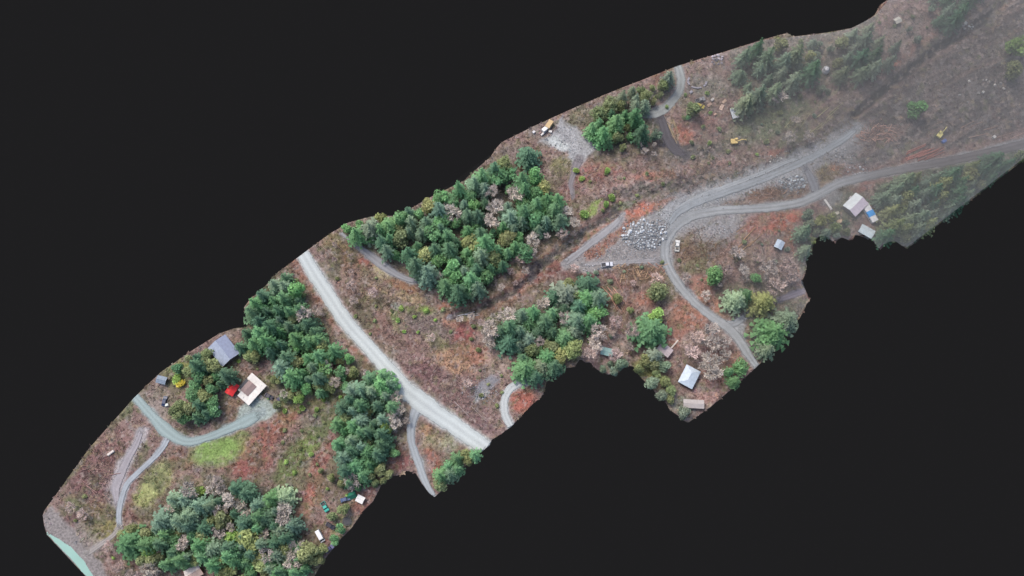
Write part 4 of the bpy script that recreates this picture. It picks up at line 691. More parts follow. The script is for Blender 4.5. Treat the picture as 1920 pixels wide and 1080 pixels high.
def stones():
    g = random.Random(5); V = []; F = []; C = []
    for cx, cy, rx, ry, n in ((1205,450,56,44,520),(1150,480,70,22,300),(1330,372,60,20,260),(1430,332,70,18,300),(1520,292,60,20,240),(1487,345,38,18,220),(1345,432,46,14,200),(1590,310,40,18,160),(1060,265,30,26,120),(905,735,34,22,160),(1250,420,30,30,160)):
        for _ in range(n):
            px, py = g.gauss(cx, rx * .55), g.gauss(cy, ry * .55); x, y, z = P(px, py); z = float(bil(HS, x, y)) + .08
            if not bool(inpoly(np.array(x), np.array(y), OW)): continue
            r = g.uniform(.1, .3) * (1.5 if g.random() < .1 else 1); a = g.uniform(0, 3); q0 = len(V); k = g.uniform(.4, 1.2); c = lin((186, 190, 194)) * k / G
            for j in range(5): t = a + j * 1.257; rr = r * g.uniform(.75, 1.2); V.append((x + rr * math.cos(t), y + rr * math.sin(t), z - .06))
            for j in range(5): t = a + j * 1.257 + .3; rr = r * g.uniform(.4, .7); V.append((x + rr * math.cos(t), y + rr * math.sin(t), z + r * g.uniform(.6, .9)))
            F += [(q0 + j, q0 + (j + 1) % 5, q0 + 5 + (j + 1) % 5, q0 + 5 + j) for j in range(5)] + [tuple(range(q0 + 5, q0 + 10))]; C += [c] * 10
    o = mesh_obj('loose_stones', V, F, M_BRUSH, cols=np.array(C)); tag(o, 'small loose grey stones strewn over the gravel ground', 'stones', kind='stuff')
stones()
def logmesh(seed, L=1):
    g = random.Random(seed); b = B(); p = Vector((-.5, 0, 0)); r = 1.0; pts = [Vector((-.5 + i / 4, g.uniform(-.01, .01), g.uniform(-.006, .006))) for i in range(5)]
    for i in range(4): b.tube(pts[i], pts[i + 1], .5 * (1 - .09 * i), .5 * (1 - .09 * (i + 1)), 8, i in (0, 3))
    v = [(x, y if abs(y) < .02 else y, z) for x, y, z in b.v]
    me = bpy.data.meshes.new('log'); me.from_pydata(v, [], b.f); me.materials.append(M_WOOD); me.update(); return me
LOGS = [logmesh(i) for i in range(3)]
def logs(cx, cy, rx, ry, n, ang, aj, l0, l1, c, label, group, dia=.35, seed=0):
    g = random.Random(seed + 50)
    for i in range(n):
        px, py = cx + rx * g.uniform(-1, 1), cy + ry * g.uniform(-1, 1); x, y, z = P(px, py)
        if not bool(inpoly(np.array(px), np.array(py), OUT)) or float(pdist(np.array(px), np.array(py), OUT, True)) < 8: continue
        o = link(bpy.data.objects.new('log', LOGS[g.randrange(3)])); d = dia * g.uniform(.7, 1.3); l = g.uniform(l0, l1)
        o.scale = (l, d, d); o.location = (x, y, float(bil(HS, x, y)) + d * .45 + g.uniform(0, .15)); o.rotation_euler = (0, g.uniform(-.03, .03), R(ang + g.uniform(-aj, aj)))
        T = float(FOG_T(np.array(px), np.array(py))); cc = np.clip((lin(c) * g.uniform(.75, 1.2) - (1 - T) * FOG_C * .5) / T, .03, 1) / G; o.color = (*cc, 1); tag(o, label, 'log', group)
logs(1150, 555, 12, 26, 9, -60, 12, 6, 12, (204, 160, 140), 'long pinkish felled log below the brush pile', 'felled logs below the brush pile', .4, 1)
logs(1200, 510, 46, 14, 34, 60, 60, 2, 5, (196, 164, 132), 'short cut log in the brush pile beside the haul road', 'logs of the brush pile', .38, 2)
logs(1230, 510, 12, 16, 9, -50, 15, 3, 6, (196, 150, 134), 'reddish log in the brush pile next to the road bend', 'logs at the road bend', .4, 3)
logs(1640, 250, 34, 14, 36, 10, 60, 2, 5, (196, 160, 144), 'pale log in the scattered heap above the haul road', 'logs of the upper heap', .42, 4)
logs(1735, 286, 20, 9, 12, 24, 5, 9, 14, (176, 118, 104), 'long reddish log in the stack below the yellow excavator', 'stacked reddish logs', .55, 5)
logs(1400, 447, 18, 24, 5, 40, 8, 8, 14, (186, 150, 112), 'long tan log lying on the mound east of the road bend', 'logs on the mound', .4, 6)
logs(1264, 240, 8, 20, 5, -70, 8, 6, 11, (178, 158, 124), 'tan log beside the orange bank at the upper driveway', 'logs by the orange bank', .4, 7)
logs(1440, 365, 46, 9, 14, 10, 50, 2, 5, (170, 136, 112), 'brown log in the slash between the two gravel roads', 'logs between the roads', .36, 8)
logs(185, 905, 32, 32, 16, -20, 40, 3, 6, (170, 136, 130), 'pinkish grey log in the cut area by the twin track', 'logs by the twin track', .36, 9)
logs(135, 850, 12, 16, 5, 40, 20, 3, 5, (186, 172, 140), 'pale log on the west edge', 'logs on the west edge', .36, 10)
logs(350, 805, 14, 6, 9, -25, 20, 2, 3.5, (120, 104, 98), 'dark log in the woodpile by the driveway fork', 'woodpile logs', .4, 11)
logs(1530, 220, 44, 26, 8, 45, 10, 8, 14, (168, 164, 124), 'greenish tan log on the green slope', 'logs on the green slope', .36, 12)
logs(1870, 245, 60, 12, 9, 25, 12, 6, 12, (170, 140, 126), 'long pale log on the dark slope right of the excavator', 'logs right of the excavator', .4, 13)
logs(875, 587, 18, 6, 3, 10, 6, 6, 9, (198, 200, 208), 'silver weathered log lying in the ditch', 'silver logs in the ditch', .4, 14)
logs(640, 470, 30, 16, 3, -42, 4, 9, 13, (164, 134, 124), 'thin log beside the pale road top', 'logs at the top of the pale road', .3, 15)
logs(900, 770, 40, 24, 5, -40, 6, 8, 13, (176, 160, 156), 'greyish pole on the slope by the curved driveway', 'poles by the curved driveway', .3, 16)

# ------------------------------------------------------------------ buildings
def haze_c(c, px, py, k=.6):
    T = float(FOG_T(np.array(px), np.array(py))); l = np.clip((lin(c) - (1 - T) * FOG_C * k) / T, .01, 1); s = np.where(l <= .0031308, l * 12.92, 1.055 * l ** (1 / 2.4) - .055); return tuple(int(v) for v in np.clip(s * 255, 4, 252))
def heading(px, py, qx, qy, up=3):
    a = P(px, py, up); b = P(qx, qy, up); return math.atan2(b[1] - a[1], b[0] - a[0])
def windows_door(root, L, W, wh, door=True):
    for sx, sy in ((-.28, -1), (.24, -1), (-.28, 1), (.28, 1)):
        b = B(); x = sx * L; y = sy * (W / 2 + .04); ww = min(.7, L * .09); b.box(x - ww, x + ww, y - .05, y + .05, wh * .38, wh * .78); f = b.obj('window', pm((225, 222, 215)), root)
        b = B(); b.box(x - ww + .09, x + ww - .09, y - .035 + sy * .03, y + .035 + sy * .03, wh * .38 + .09, wh * .78 - .09); b.obj('pane', M_GLASS, f)
    if door:
        b = B(); y = -(W / 2 + .04); b.box(-.45, .45, y - .04, y + .04, .05, min(2.05, wh * .85)); d = b.obj('door', pm((110, 80, 66)), root)
        b = B(); b.tube((.3, y - .05, 1), (.3, y - .13, 1), .05, n=6); b.obj('handle', M_DARK, d)
def gable(name, label, cat, px, py, qx, qy, L, W, wh, pitch, rc, wc, rc2=None, ribs=True, flat=False, windows=True, over=.45, hip=0):
    up = wh + .5; x, y, z = P(px, py, up); root = empty(name, (x, y, z), heading(px, py, qx, qy, up), label, cat)
    rise = W / 2 * pitch; b = B(); l, w_ = L / 2, W / 2
    b.add([(-l, -w_, -.8), (l, -w_, -.8), (l, w_, -.8), (-l, w_, -.8), (-l, -w_, wh), (l, -w_, wh), (l, w_, wh), (-l, w_, wh)] + ([] if hip else [(-l, 0, wh + rise), (l, 0, wh + rise)]),
          [(0, 1, 5, 4), (2, 3, 7, 6)] + ([(1, 2, 6, 5), (3, 0, 4, 7)] if hip else [(1, 2, 6, 9, 5), (3, 0, 4, 8, 7)]))
    b.obj('wall', pm(haze_c(wc, px, py), var=.2), root)
    lo, wo_ = l + over, w_ + over; t = .16; ze = wh - over * pitch + .02; zr = wh + rise + .02; hl = lo - hip
    for k, sy in enumerate((-1, 1)):
        b = B(); A = [(-lo, sy * wo_, ze), (lo, sy * wo_, ze), (hl, sy * .001, zr), (-hl, sy * .001, zr)]
        v = A + [(p[0], p[1], p[2] + t) for p in A]; f = [(0, 1, 2, 3), (7, 6, 5, 4), (0, 4, 5, 1), (1, 5, 6, 2), (2, 6, 7, 3), (3, 7, 4, 0)]
        if sy > 0: f = [q_[::-1] for q_ in f]
        b.add(v, f)
        if ribs:
            n = max(3, int(2 * hl / .6))
            for i in range(n + 1):
                xx = -hl + 2 * hl * i / n; b.tube((xx, sy * wo_, ze + t + .01), (xx, sy * .02, zr + t + .01), .035, n=4)
        b.obj('roof', pm(haze_c(rc if k == 0 or not rc2 else rc2, px, py), .55, var=.14, scale=.9), root)
    if hip:
        for sx in (-1, 1):
            b = B(); A = [(sx * lo, -wo_, ze), (sx * lo, wo_, ze), (sx * hl, 0, zr)]; v = A + [(p[0], p[1], p[2] + t) for p in A]; f = [(0, 1, 2), (5, 4, 3), (0, 3, 4, 1), (1, 4, 5, 2), (2, 5, 3, 0)]
            if sx < 0: f = [q_[::-1] for q_ in f]
            b.add(v, f); b.obj('roof', pm(haze_c(rc, px, py), .55, var=.14, scale=.9), root)
    b = B(); b.tube((-hl, 0, zr + t), (hl, 0, zr + t), .09, n=6); b.obj('ridge_cap', pm(haze_c(rc, px, py), .55), root)
    if windows: windows_door(root, L, W, wh)
    return root
# white roofed house with a grey brown upper roof
x, y, z = P(468, 727, 3); h1 = empty('house', (x, y, z), heading(452, 743, 480, 712), 'white roofed house with grey brown centre roof beside the driveway', 'house')
b = B(); b.box(-5.2, 5.2, -3.2, 4.6, -.8, 2.7); b.obj('wall', pm((206, 200, 190), var=.15), h1)
b = B(); b.box(-7.6, 7.0, -6.6, -2.6, 2.72, 2.98); b.box(3.0, 7.0, -2.6, 5.2, 2.72, 2.98); b.box(-7.6, -4.2, -2.6, 2.4, 2.72, 2.98); 
for i in range(13): b.tube((-7.4 + i * 1.15, -6.58, 2.99), (-7.4 + i * 1.15, -2.62, 2.99), .04, n=4)
for i in range(7): b.tube((3.02, -2.3 + i * 1.15, 2.99), (6.98, -2.3 + i * 1.15, 2.99), .04, n=4)
b.tube((5.2, -4.2, 2.95), (5.2, -4.2, 3.5), .14); b.box(-6.6, -5.7, -1.2, -.3, 2.98, 3.3)
b.obj('porch_roof', pm((240, 235, 228), .6, var=.16, scale=.5), h1)
b = B()
for px_, py_ in ((-7.3, -6.3), (-2.5, -6.3), (2.2, -6.3), (6.7, -6.3), (6.7, 4.9), (-7.3, 2.1)): b.box(px_ - .1, px_ + .1, py_ - .1, py_ + .1, -.6, 2.72)
b.obj('porch_posts', pm((230, 226, 218)), h1)
b = B(); b.add([(-4.2, -2.59, 3.0), (3.0, -2.59, 3.0), (3.0, 3.4, 3.0), (-4.2, 3.4, 3.0), (-4.2, -2.59, 3.2), (3.0, -2.59, 3.2), (3.0, 3.4, 3.2), (-4.2, 3.4, 3.2), (-4.2, .4, 3.9), (3.0, .4, 3.9)], [(3, 2, 1, 0), (0, 1, 5, 4), (2, 3, 7, 6), (4, 5, 9, 8), (6, 7, 8, 9), (1, 2, 6, 9, 5), (3, 0, 4, 8, 7)])
for i in range(9): b.tube((-4 + i * .86, -2.5, 3.24), (-4 + i * .86, .4, 3.93), .04, n=4)
b.obj('roof', pm((164, 142, 138), .8, var=.2, scale=2), h1)
b = B(); b.box(-4.0, 2.6, 3.45, 5.2, 2.72, 3.1); b.obj('dark_strip', M_DARK, h1)  # flat dark strip along the side without a porch roof
windows_door(h1, 10, 7.8, 2.6, False)
b = B(); b.box(-1, 1, -8.6, -6.7, -.3, .35); b.box(-.9, .9, -9.1, -8.62, -.3, .15); b.obj('steps', pm((190, 180, 170)), h1)
h1.scale = (.8, .78, .9)
# red canopy
x, y, z = P(435, 729, 2.4); cp = empty('carport', (x, y, z), heading(429, 738, 441, 720), 'bright red canopy on posts next to the white roofed house', 'carport')
b = B(); b.add([(-2.9, -2.1, 2.2), (2.9, -2.1, 2.2), (2.9, 2.1, 2.2), (-2.9, 2.1, 2.2), (-2.9, 0, 2.9), (2.9, 0, 2.9), (-2.9, -2.1, 2.08), (2.9, -2.1, 2.08), (2.9, 2.1, 2.08), (-2.9, 2.1, 2.08)], [(0, 1, 5, 4), (2, 3, 4, 5), (1, 2, 5), (3, 0, 4), (6, 7, 1, 0), (7, 8, 2, 1), (8, 9, 3, 2), (9, 6, 0, 3), (9, 8, 7, 6)]); b.obj('canopy', pm((236, 52, 56), .6, var=.25, scale=.8), cp)
for sx in (-2.7, 2.7):
    for sy in (-1.9, 1.9):
        b = B(); b.tube((sx, sy, -.5), (sx, sy, 2.08), .06); b.obj('post', M_DARK, cp)
gable('house', 'pale blue metal roofed house among dark trees on the west edge', 'house', 419, 657, 434, 676, 10.5, 9.0, 3.2, .32, (176, 186, 206), (120, 110, 104), (150, 160, 186))
gable('shed', 'small blue grey shed on the west edge by yellow bushes', 'shed', 302, 712, 310, 714, 3.6, 2.6, 2.2, .3, (142, 156, 172), (110, 104, 100))
gable('cabin', 'pale roofed cabin on red ground at the bottom edge', 'cabin', 362, 1074, 372, 1068, 6, 4.5, 2.6, .4, (226, 196, 178), (150, 90, 76), (236, 226, 220))
gable('shed', 'small bright white roofed shed near the lower ragged edge', 'shed', 675, 936, 681, 939, 2.6, 2.2, 2.1, .2, (252, 250, 246), (190, 186, 180))
gable('shed', 'teal roofed shed on the ragged south edge', 'shed', 1138, 659, 1150, 662, 4.6, 2.8, 2.2, .2, (150, 186, 182), (110, 106, 100))
gable('cabin', 'pale blue hip roofed cabin in the brown scrub', 'cabin', 1293, 706, 1303, 686, 8.2, 6.2, 2.8, .4, (206, 220, 232), (140, 132, 126), hip=2.6, ribs=False)
gable('shed', 'flat grey lilac roofed shed beside a white pole', 'shed', 1247, 655, 1256, 662, 5.6, 3.6, 2.4, .12, (196, 182, 184), (130, 120, 114))
gable('shed', 'long pale grey roofed shed at the south tip', 'shed', 1301, 757, 1320, 758, 8.4, 3.0, 2.3, .25, (190, 182, 178), (130, 124, 118))
gable('shed', 'small pale blue shed below the haul road', 'shed', 1462, 458, 1467, 448, 3.4, 3.0, 2.2, .3, (190, 206, 222), (120, 112, 108))
gable('house', 'broad white roofed house beside a blue tarp', 'house', 1605, 383, 1616, 372, 8.6, 7.0, 3.0, .3, (216, 206, 216), (150, 144, 140), (220, 228, 232))
gable('shed', 'grey shed with white roof edge beside pale lumber', 'shed', 1379, 211, 1382, 221, 4.6, 3.2, 2.3, .12, (190, 196, 202), (140, 136, 130), (206, 208, 210))
gable('shed', 'pale roofed outbuilding on the ragged edge below the tarp house', 'shed', 1626, 433, 1640, 441, 6.0, 3.6, 2.4, .25, (204, 216, 218), (140, 136, 130))
gable('hut', 'tiny whitish hut on the foggy top right slope', 'hut', 1684, 37, 1690, 34, 2.6, 2.2, 2.2, .3, (196, 192, 180), (140, 134, 126))
# trailer home with blue tarp beside the white roofed house
x, y, z = P(1632, 398, 2.6); tl = empty('trailer_home', (x, y, z), heading(1622, 381, 1642, 414), 'long white trailer home with one blue end patch', 'trailer')
b = B(); b.box(-5.2, 5.0, -1.65, 1.65, .5, 2.6, .15); b.obj('body', pm(haze_c((236, 234, 230), 1633, 402), .5), tl)
b = B(); b.box(-.9, 2.0, -1.78, 1.78, 2.05, 2.70, .1); b.obj('tarp', pm(haze_c((70, 156, 226), 1633, 402), .5, var=.15), tl)
for sx in (-1, 1):
    for xx in (-1, .2):
        b = B(); b.tube((xx, sx * 1.3, .35), (xx, sx * 1.52, .35), .35, n=12); b.obj('wheel', M_TYRE, tl)
for xx in (-3.4, 2.9):
    b = B(); b.box(xx - .5, xx + .5, -1.70, -1.66, 1.3, 2.0); b.obj('window', M_GLASS, tl)
# white round tank
x, y, z = P(1550, 130, 2); tk = empty('water_tank', (x, y, z), 0, 'white round water tank in the foggy clearing', 'tank')
b = B(); b.tube((0, 0, -.3), (0, 0, 2.3), 1.75, n=28); 
for i in range(4): b.tube((0, 0, .3 + i * .5), (0, 0, .38 + i * .5), 1.8, n=28)
b.tube((0, 0, 2.3), (0, 0, 2.75), 1.75, .35, n=28); b.obj('body', pm((238, 240, 246), .5, var=.05), tk, True)
b = B(); b.tube((0, 0, 2.75), (0, 0, 2.9), .36, n=14); b.obj('lid', pm((210, 210, 214)), tk)
# ruined concrete ring
x, y, z = P(1307, 153); rg = B()
for i in range(22):
    if i < 9 or i in (13, 18): continue
    a0, a1 = i / 22 * 6.283, (i + .92) / 22 * 6.283; zz = .45 + .4 * ((i * 37) % 7) / 7
    v = [(r_ * math.cos(a) * 1.25, r_ * math.sin(a), q_) for q_ in (-.3, zz) for r_, a in ((3.3, a0), (4.1, a0), (4.1, a1), (3.3, a1))]
    rg.add(v, [(3, 2, 1, 0), (4, 5, 6, 7)] + [(k, (k + 1) % 4, 4 + (k + 1) % 4, 4 + k) for k in range(4)])
o = rg.obj('stone_arc', pm((168, 164, 172), .95, var=.3)); o.location = (x, y, z); tag(o, 'broken arc of low grey stone blocks round red earth', 'ruin')
# trampoline
def trampoline(px, py, r, label):
    x, y, z = P(px, py, .9); t = empty('trampoline', (x, y, z), 0, label, 'trampoline'); b = B(); b.tube((0, 0, .86), (0, 0, .89), r * .86, n=28); b.obj('mat', pm((84, 84, 88)), t)
    b = B(); n = 28
    for i in range(n): b.tube((r * math.cos(i / n * 6.283), r * math.sin(i / n * 6.283), .9), (r * math.cos((i + 1) / n * 6.283), r * math.sin((i + 1) / n * 6.283), .9), .16, n=6)
    b.obj('rim', pm((112, 112, 108)), t)
    for i in range(6):
        b = B(); b.tube((r * math.cos(i * 1.047), r * math.sin(i * 1.047), .85), (r * math.cos(i * 1.047), r * math.sin(i * 1.047), -.3), .05); b.obj('leg', M_DARK, t)
trampoline(650, 977, 1.9, 'round dark trampoline on the lower ragged edge')
# ------------------------------------------------------------------ vehicles
def vehicle(kind, px, py, qx, qy, c, label, cat, L=4.6, group=None):
    x, y, z = P(px, py, 1); name = {'car': 'parked_car', 'pickup': 'pickup_truck', 'van': 'van', 'truck': 'flatbed_truck'}[kind]
    t = empty(name, (x, y, z), heading(px, py, qx, qy, 1), label, cat, group); k = L / 4.6; W = .92 if kind in ('car',) else 1.02
    m = pm(haze_c(c, px, py), .35, var=.06)
    if kind == 'car': body = [(-2.3, .35), (2.3, .35), (2.32, .75), (2.1, .92), (1.15, 1.0), (.45, 1.48), (-1.2, 1.5), (-1.9, 1.05), (-2.25, 1.0)]; gl = [(1.1, 1.02), (.5, 1.44), (-1.15, 1.46), (-1.8, 1.07)]; wz = 1.0; top = .72
    elif kind == 'van': body = [(-2.3, .35), (2.3, .35), (2.32, 1.0), (2.0, 1.2), (1.45, 2.1), (1.2, 2.25), (-2.2, 2.25), (-2.3, 2.1)]; gl = [(1.95, 1.3), (1.5, 2.0), (.5, 2.0), (.5, 1.3)]; wz = 1.2; top = .9
    else: body = [(-.45, .4), (2.3, .4), (2.32, .95), (2.1, 1.12), (1.2, 1.2), (.75, 1.8), (-.35, 1.82), (-.45, 1.7)]; gl = [(1.17, 1.24), (.8, 1.74), (-.3, 1.76), (-.36, 1.24)]; wz = 1.2; top = .78
    body = [(a * k, b_) for a, b_ in body]; gl = [(a * k, b_) for a, b_ in gl]
    b = B(); b.loft(body, W, top, wz); b.obj('body', m, t)
    b = B(); b.loft(gl, W + .012, top + .03, wz); b.obj('windows', M_GLASS, t)
    if kind in ('car', 'van', 'pickup', 'truck'):      # windscreen, proud of the cab's sloping front
        i = 4 if kind != 'van' else 3; (x0, z0), (x1, z1) = body[i], body[i + 1]; b = B(); o_ = .03
        b.add([(x0 + o_ - .05, -W * .85, z0 + .06), (x0 + o_ - .05, W * .85, z0 + .06), (x1 + o_ + .02, top * .92, z1 - .05), (x1 + o_ + .02, -top * .92, z1 - .05), (x0 - .1, -W * .85, z0 + .02), (x0 - .1, W * .85, z0 + .02), (x1 - .04, top * .92, z1 - .09), (x1 - .04, -top * .92, z1 - .09)], [(0, 1, 2, 3), (7, 6, 5, 4), (0, 4, 5, 1), (1, 5, 6, 2), (2, 6, 7, 3), (3, 7, 4, 0)]); b.obj('windscreen', M_GLASS, t)
    if kind == 'pickup':
        b = B(); b.box(-2.3 * k, -.46 * k, -W, -W + .09, .55, 1.15); b.box(-2.3 * k, -.46 * k, W - .09, W, .55, 1.15); b.box(-2.3 * k, -2.2 * k, -W + .09, W - .09, .55, 1.15); b.obj('bed_side', m, t)
        b = B(); b.box(-2.2 * k, -.46 * k, -W + .09, W - .09, .5, .62); b.obj('bed_floor', M_DARK, t)
    if kind == 'truck':
        b = B(); b.box(-2.7 * k, -.5 * k, -1.15, 1.15, .95, 1.1); b.box(-2.7 * k, -.5 * k, -1.15, -1.05, 1.1, 1.5); b.box(-2.7 * k, -.5 * k, 1.05, 1.15, 1.1, 1.5); b.box(-.62 * k, -.5 * k, -1.05, 1.05, 1.1, 1.9); b.obj('flatbed', pm(haze_c((206, 206, 200), px, py), .6), t)
        b = B(); b.box(-1.9 * k, -1.1 * k, -.6, .6, 1.11, 1.75, .08); b.obj('load', pm(haze_c((120, 112, 104), px, py), .8), t)
    for xx in (-1.45 * k, 1.5 * k):
        for s_ in (-1, 1):
            b = B(); b.tube((xx, s_ * (W - .22), .34), (xx, s_ * (W + .02), .34), .34, n=14); wl_ = b.obj('wheel', M_TYRE, t)
            b = B(); b.tube((xx, s_ * (W + .0), .34), (xx, s_ * (W + .035), .34), .18, n=10); b.obj('rim', pm((190, 190, 190), .4), wl_)
    for s_ in (-1, 1):
        b = B(); b.box(2.3 * k, 2.36 * k, s_ * W * .72 - .16, s_ * W * .72 + .16, .62, .8); b.obj('headlight', M_LAMP, t)
    return t
vehicle('van', 600, 1005, 605, 1014, (246, 248, 252), 'white van parked beside the lower ragged edge', 'van', 5.4)
vehicle('pickup', 609, 950, 613, 957, (80, 196, 178), 'turquoise pickup truck parked near the white van', 'truck', 4.6)
vehicle('car', 619, 986, 626, 990, (56, 54, 66), 'dark car parked between the white van and trampoline', 'car', 4.4)
vehicle('car', 617, 1029, 623, 1024, (112, 108, 150), 'lilac blue car on the very edge below the van', 'car', 4.2)
vehicle('car', 647, 936, 653, 934, (92, 108, 146), 'blue grey car beside the green tarp tent', 'car', 4.2)
vehicle('car', 308, 752, 310, 744, (52, 66, 100), 'dark blue car at the edge of the brown yard', 'car', 4.6)
vehicle('car', 504, 743, 511, 747, (58, 54, 70), 'dark car parked right of the white roofed house', 'car', 4.2)
vehicle('car', 527, 745, 533, 740, (92, 88, 108), 'grey lilac car parked at the yard end', 'car', 4.2)
vehicle('pickup', 1138, 496, 1146, 495, (228, 230, 238), 'white pickup truck with open dark bed in the gravel clearing', 'truck', 5.6)
vehicle('truck', 1270, 460, 1271, 450, (234, 234, 230), 'white flatbed truck parked inside the road bend', 'truck', 5.2)
vehicle('van', 1024, 241, 1030, 236, (250, 248, 244), 'white van beside the tan container on the north edge', 'van', 4.8)
vehicle('pickup', 1313, 187, 1322, 184, (150, 150, 152), 'grey pickup truck by the broken stone arc', 'truck', 5.0)
vehicle('car', 1313, 198, 1320, 201, (190, 172, 84), 'dull yellow car below the grey pickup truck', 'car', 4.4)
def excavator(px, py, qx, qy, c, label, k=1.0):
    x, y, z = P(px, py, 1.5); t = empty('excavator', (x, y, z), heading(px, py, qx, qy, 1.5), label, 'excavator'); t.scale = (k, k, k); m = pm(haze_c(c, px, py), .5, var=.12)
    for s_ in (-1, 1):
        b = B(); pr = [(-1.7, .25), (-1.45, 0), (1.45, 0), (1.7, .25), (1.7, .55), (1.45, .8), (-1.45, .8), (-1.7, .55)]; y0 = s_ * 1.1
        v = [(a, y0 - .28, q_) for a, q_ in pr] + [(a, y0 + .28, q_) for a, q_ in pr]; b.add(v, [tuple(range(8)), tuple(range(15, 7, -1))] + [(8 + i, 8 + (i + 1) % 8, (i + 1) % 8, i) for i in range(8)]); b.obj('track', M_DARK, t)
    b = B(); b.tube((0, 0, .6), (0, 0, 1.0), .8, n=14); b.obj('turntable', M_DARK, t)
    b = B(); b.box(-2.0, 1.2, -1.25, 1.25, 1.0, 2.0, .12); b.box(-2.1, -1.2, -1.2, 1.2, 2.0, 2.25, .08); b.obj('body', m, t)
    b = B(); b.box(-.1, 1.3, .3, 1.22, 2.0, 2.95, .1); cb = b.obj('cab', m, t)
    b = B(); b.box(1.28, 1.33, .42, 1.1, 2.15, 2.8); b.obj('window', M_GLASS, cb)
    b = B(); b.tube((.9, -.2, 1.9), (3.0, -.2, 3.6), .28, .26, 6); b.tube((3.0, -.2, 3.6), (5.0, -.2, 3.0), .26, .2, 6); b.obj('boom', m, t)
    b = B(); b.tube((5.0, -.2, 3.2), (5.7, -.2, 1.0), .2, .16, 6); b.obj('stick', m, t)
    b = B(); b.loft([(5.3, .9), (6.0, .9), (6.1, .3), (5.5, .05), (5.0, .3)], .5, .5, 9); o = b.obj('bucket', M_DARK, t); o.location.y = -.2
excavator(1378, 265, 1402, 263, (232, 204, 136), 'yellow excavator with its boom stretched right on the green slope')
excavator(1763, 252, 1770, 243, (238, 212, 140), 'yellow excavator above the stack of reddish logs', .9)
# ------------------------------------------------------------------ smaller things
def crate(name, px, py, qx, qy, L, W, Hh, c, label, cat, lidc=None, group=None):
    x, y, z = P(px, py, Hh); t = empty(name, (x, y, z), heading(px, py, qx, qy, Hh), label, cat, group); m = pm(haze_c(c, px, py), .6, var=.15)
    b = B(); b.box(-L / 2, L / 2, -W / 2, W / 2, -.3, Hh, .05)
    n = max(3, int(L / .5))
    for i in range(n):
        xx = -L / 2 + L * (i + .5) / n
        for s_ in (-1, 1): b.box(xx - .06, xx + .06, s_ * W / 2 - .04, s_ * W / 2 + .04, .02, Hh - .12)
    b.obj('body', m, t); b = B(); b.box(-L / 2 + .1, L / 2 - .1, -W / 2 + .1, W / 2 - .1, Hh - .02, Hh + .06, .03); b.obj('lid', pm(haze_c(lidc or c, px, py), .6, var=.1), t); return t
def lumber(px, py, qx, qy, L, n, c, label, group=None):
    x, y, z = P(px, py, .6); b = B(); g = random.Random(int(px))
    for lay in range(3):
        for i in range(n): yy = (i - n / 2) * .34 + g.uniform(-.03, .03); l = L * g.uniform(.88, 1.05); b.box(-l / 2, l / 2, yy, yy + .28, lay * .2, lay * .2 + .16)
    o = b.obj('lumber_stack', pm(haze_c(c, px, py), .8, var=.2)); o.location = (x, y, z + .05); o.rotation_euler.z = heading(px, py, qx, qy, .6); tag(o, label, 'lumber')
crate('container', 1030, 232, 1034, 226, 4.4, 2.4, 2.4, (214, 186, 140), 'tan container beside the white van on the north edge', 'container')
crate('crate', 1032, 246, 1036, 247, 1.6, 1.2, 1.0, (236, 232, 226), 'small white crate right of the white van', 'crate')
crate('crate', 1018, 250, 1022, 246, 2.6, .9, .8, (232, 228, 224), 'narrow white crate below the white van', 'crate')
crate('crate', 1001, 247, 1003, 245, 1.4, 1.2, 1.0, (230, 228, 228), 'white crate at the very north edge', 'crate')
crate('trailer_box', 207, 849, 211, 846, 3.2, 1.0, 1.0, (246, 240, 232), 'white box trailer in the cut area by the twin track', 'trailer', (226, 216, 206))
crate('crate', 312, 759, 315, 758, 1.5, 1.2, 1.1, (240, 244, 236), 'white crate beside the dark blue car', 'crate')
crate('drum_rack', 1771, 264, 1776, 261, 2.4, 1.5, 1.2, (92, 116, 176), 'blue tank box next to the yellow excavator', 'tank')
crate('crate', 1865, 256, 1868, 254, 1.6, 1.4, 1.3, (216, 212, 206), 'lone white crate on the dark foggy slope', 'crate')
crate('crate', 1642, 382, 1645, 379, 2.4, 2.0, 1.6, (206, 204, 196), 'pale box right of the white trailer home', 'crate')
crate('skip', 1574, 415, 1580, 413, 3.0, 1.6, 1.1, (206, 178, 152), 'tan skip left of the white roofed house', 'skip')
crate('skip', 1560, 414, 1554, 412, 3.4, 1.3, 1.0, (160, 180, 192), 'blue grey skip next to the tan skip', 'skip')
crate('crate', 1596, 371, 1599, 373, 1.6, 1.4, 1.2, (214, 200, 204), 'pinkish white crate above the broad white roofed house', 'crate')
crate('crate', 1600, 401, 1604, 402, 1.6, 1.1, 1.0, (216, 220, 222), 'white crate below the broad white roofed house', 'crate')
crate('crate', 1336, 186, 1339, 184, 1.8, 1.2, 1.0, (196, 190, 182), 'pale crate right of the grey pickup truck', 'crate')
crate('crate', 1341, 214, 1345, 211, 1.5, 1.0, .9, (206, 170, 150), 'orange tan crate left of the grey shed', 'crate')
crate('crate', 1296, 172, 1299, 170, 1.6, 1.2, 1.0, (170, 168, 176), 'grey crate below the broken stone arc', 'crate')
lumber(1330, 196, 1338, 190, 2.6, 4, (188, 160, 140), 'brown lumber stack right of the dull yellow car')
lumber(1306, 208, 1312, 203, 2.4, 3, (180, 170, 140), 'dull lumber stack below the dull yellow car')
crate('crate', 410, 763, 412, 761, .9, .9, .8, (246, 242, 226), 'tiny white box among the yard trees', 'crate')
crate('crate', 1844, 172, 1846, 170, 1.2, 1.0, 1.0, (200, 198, 192), 'tiny pale box high on the foggy slope', 'crate')
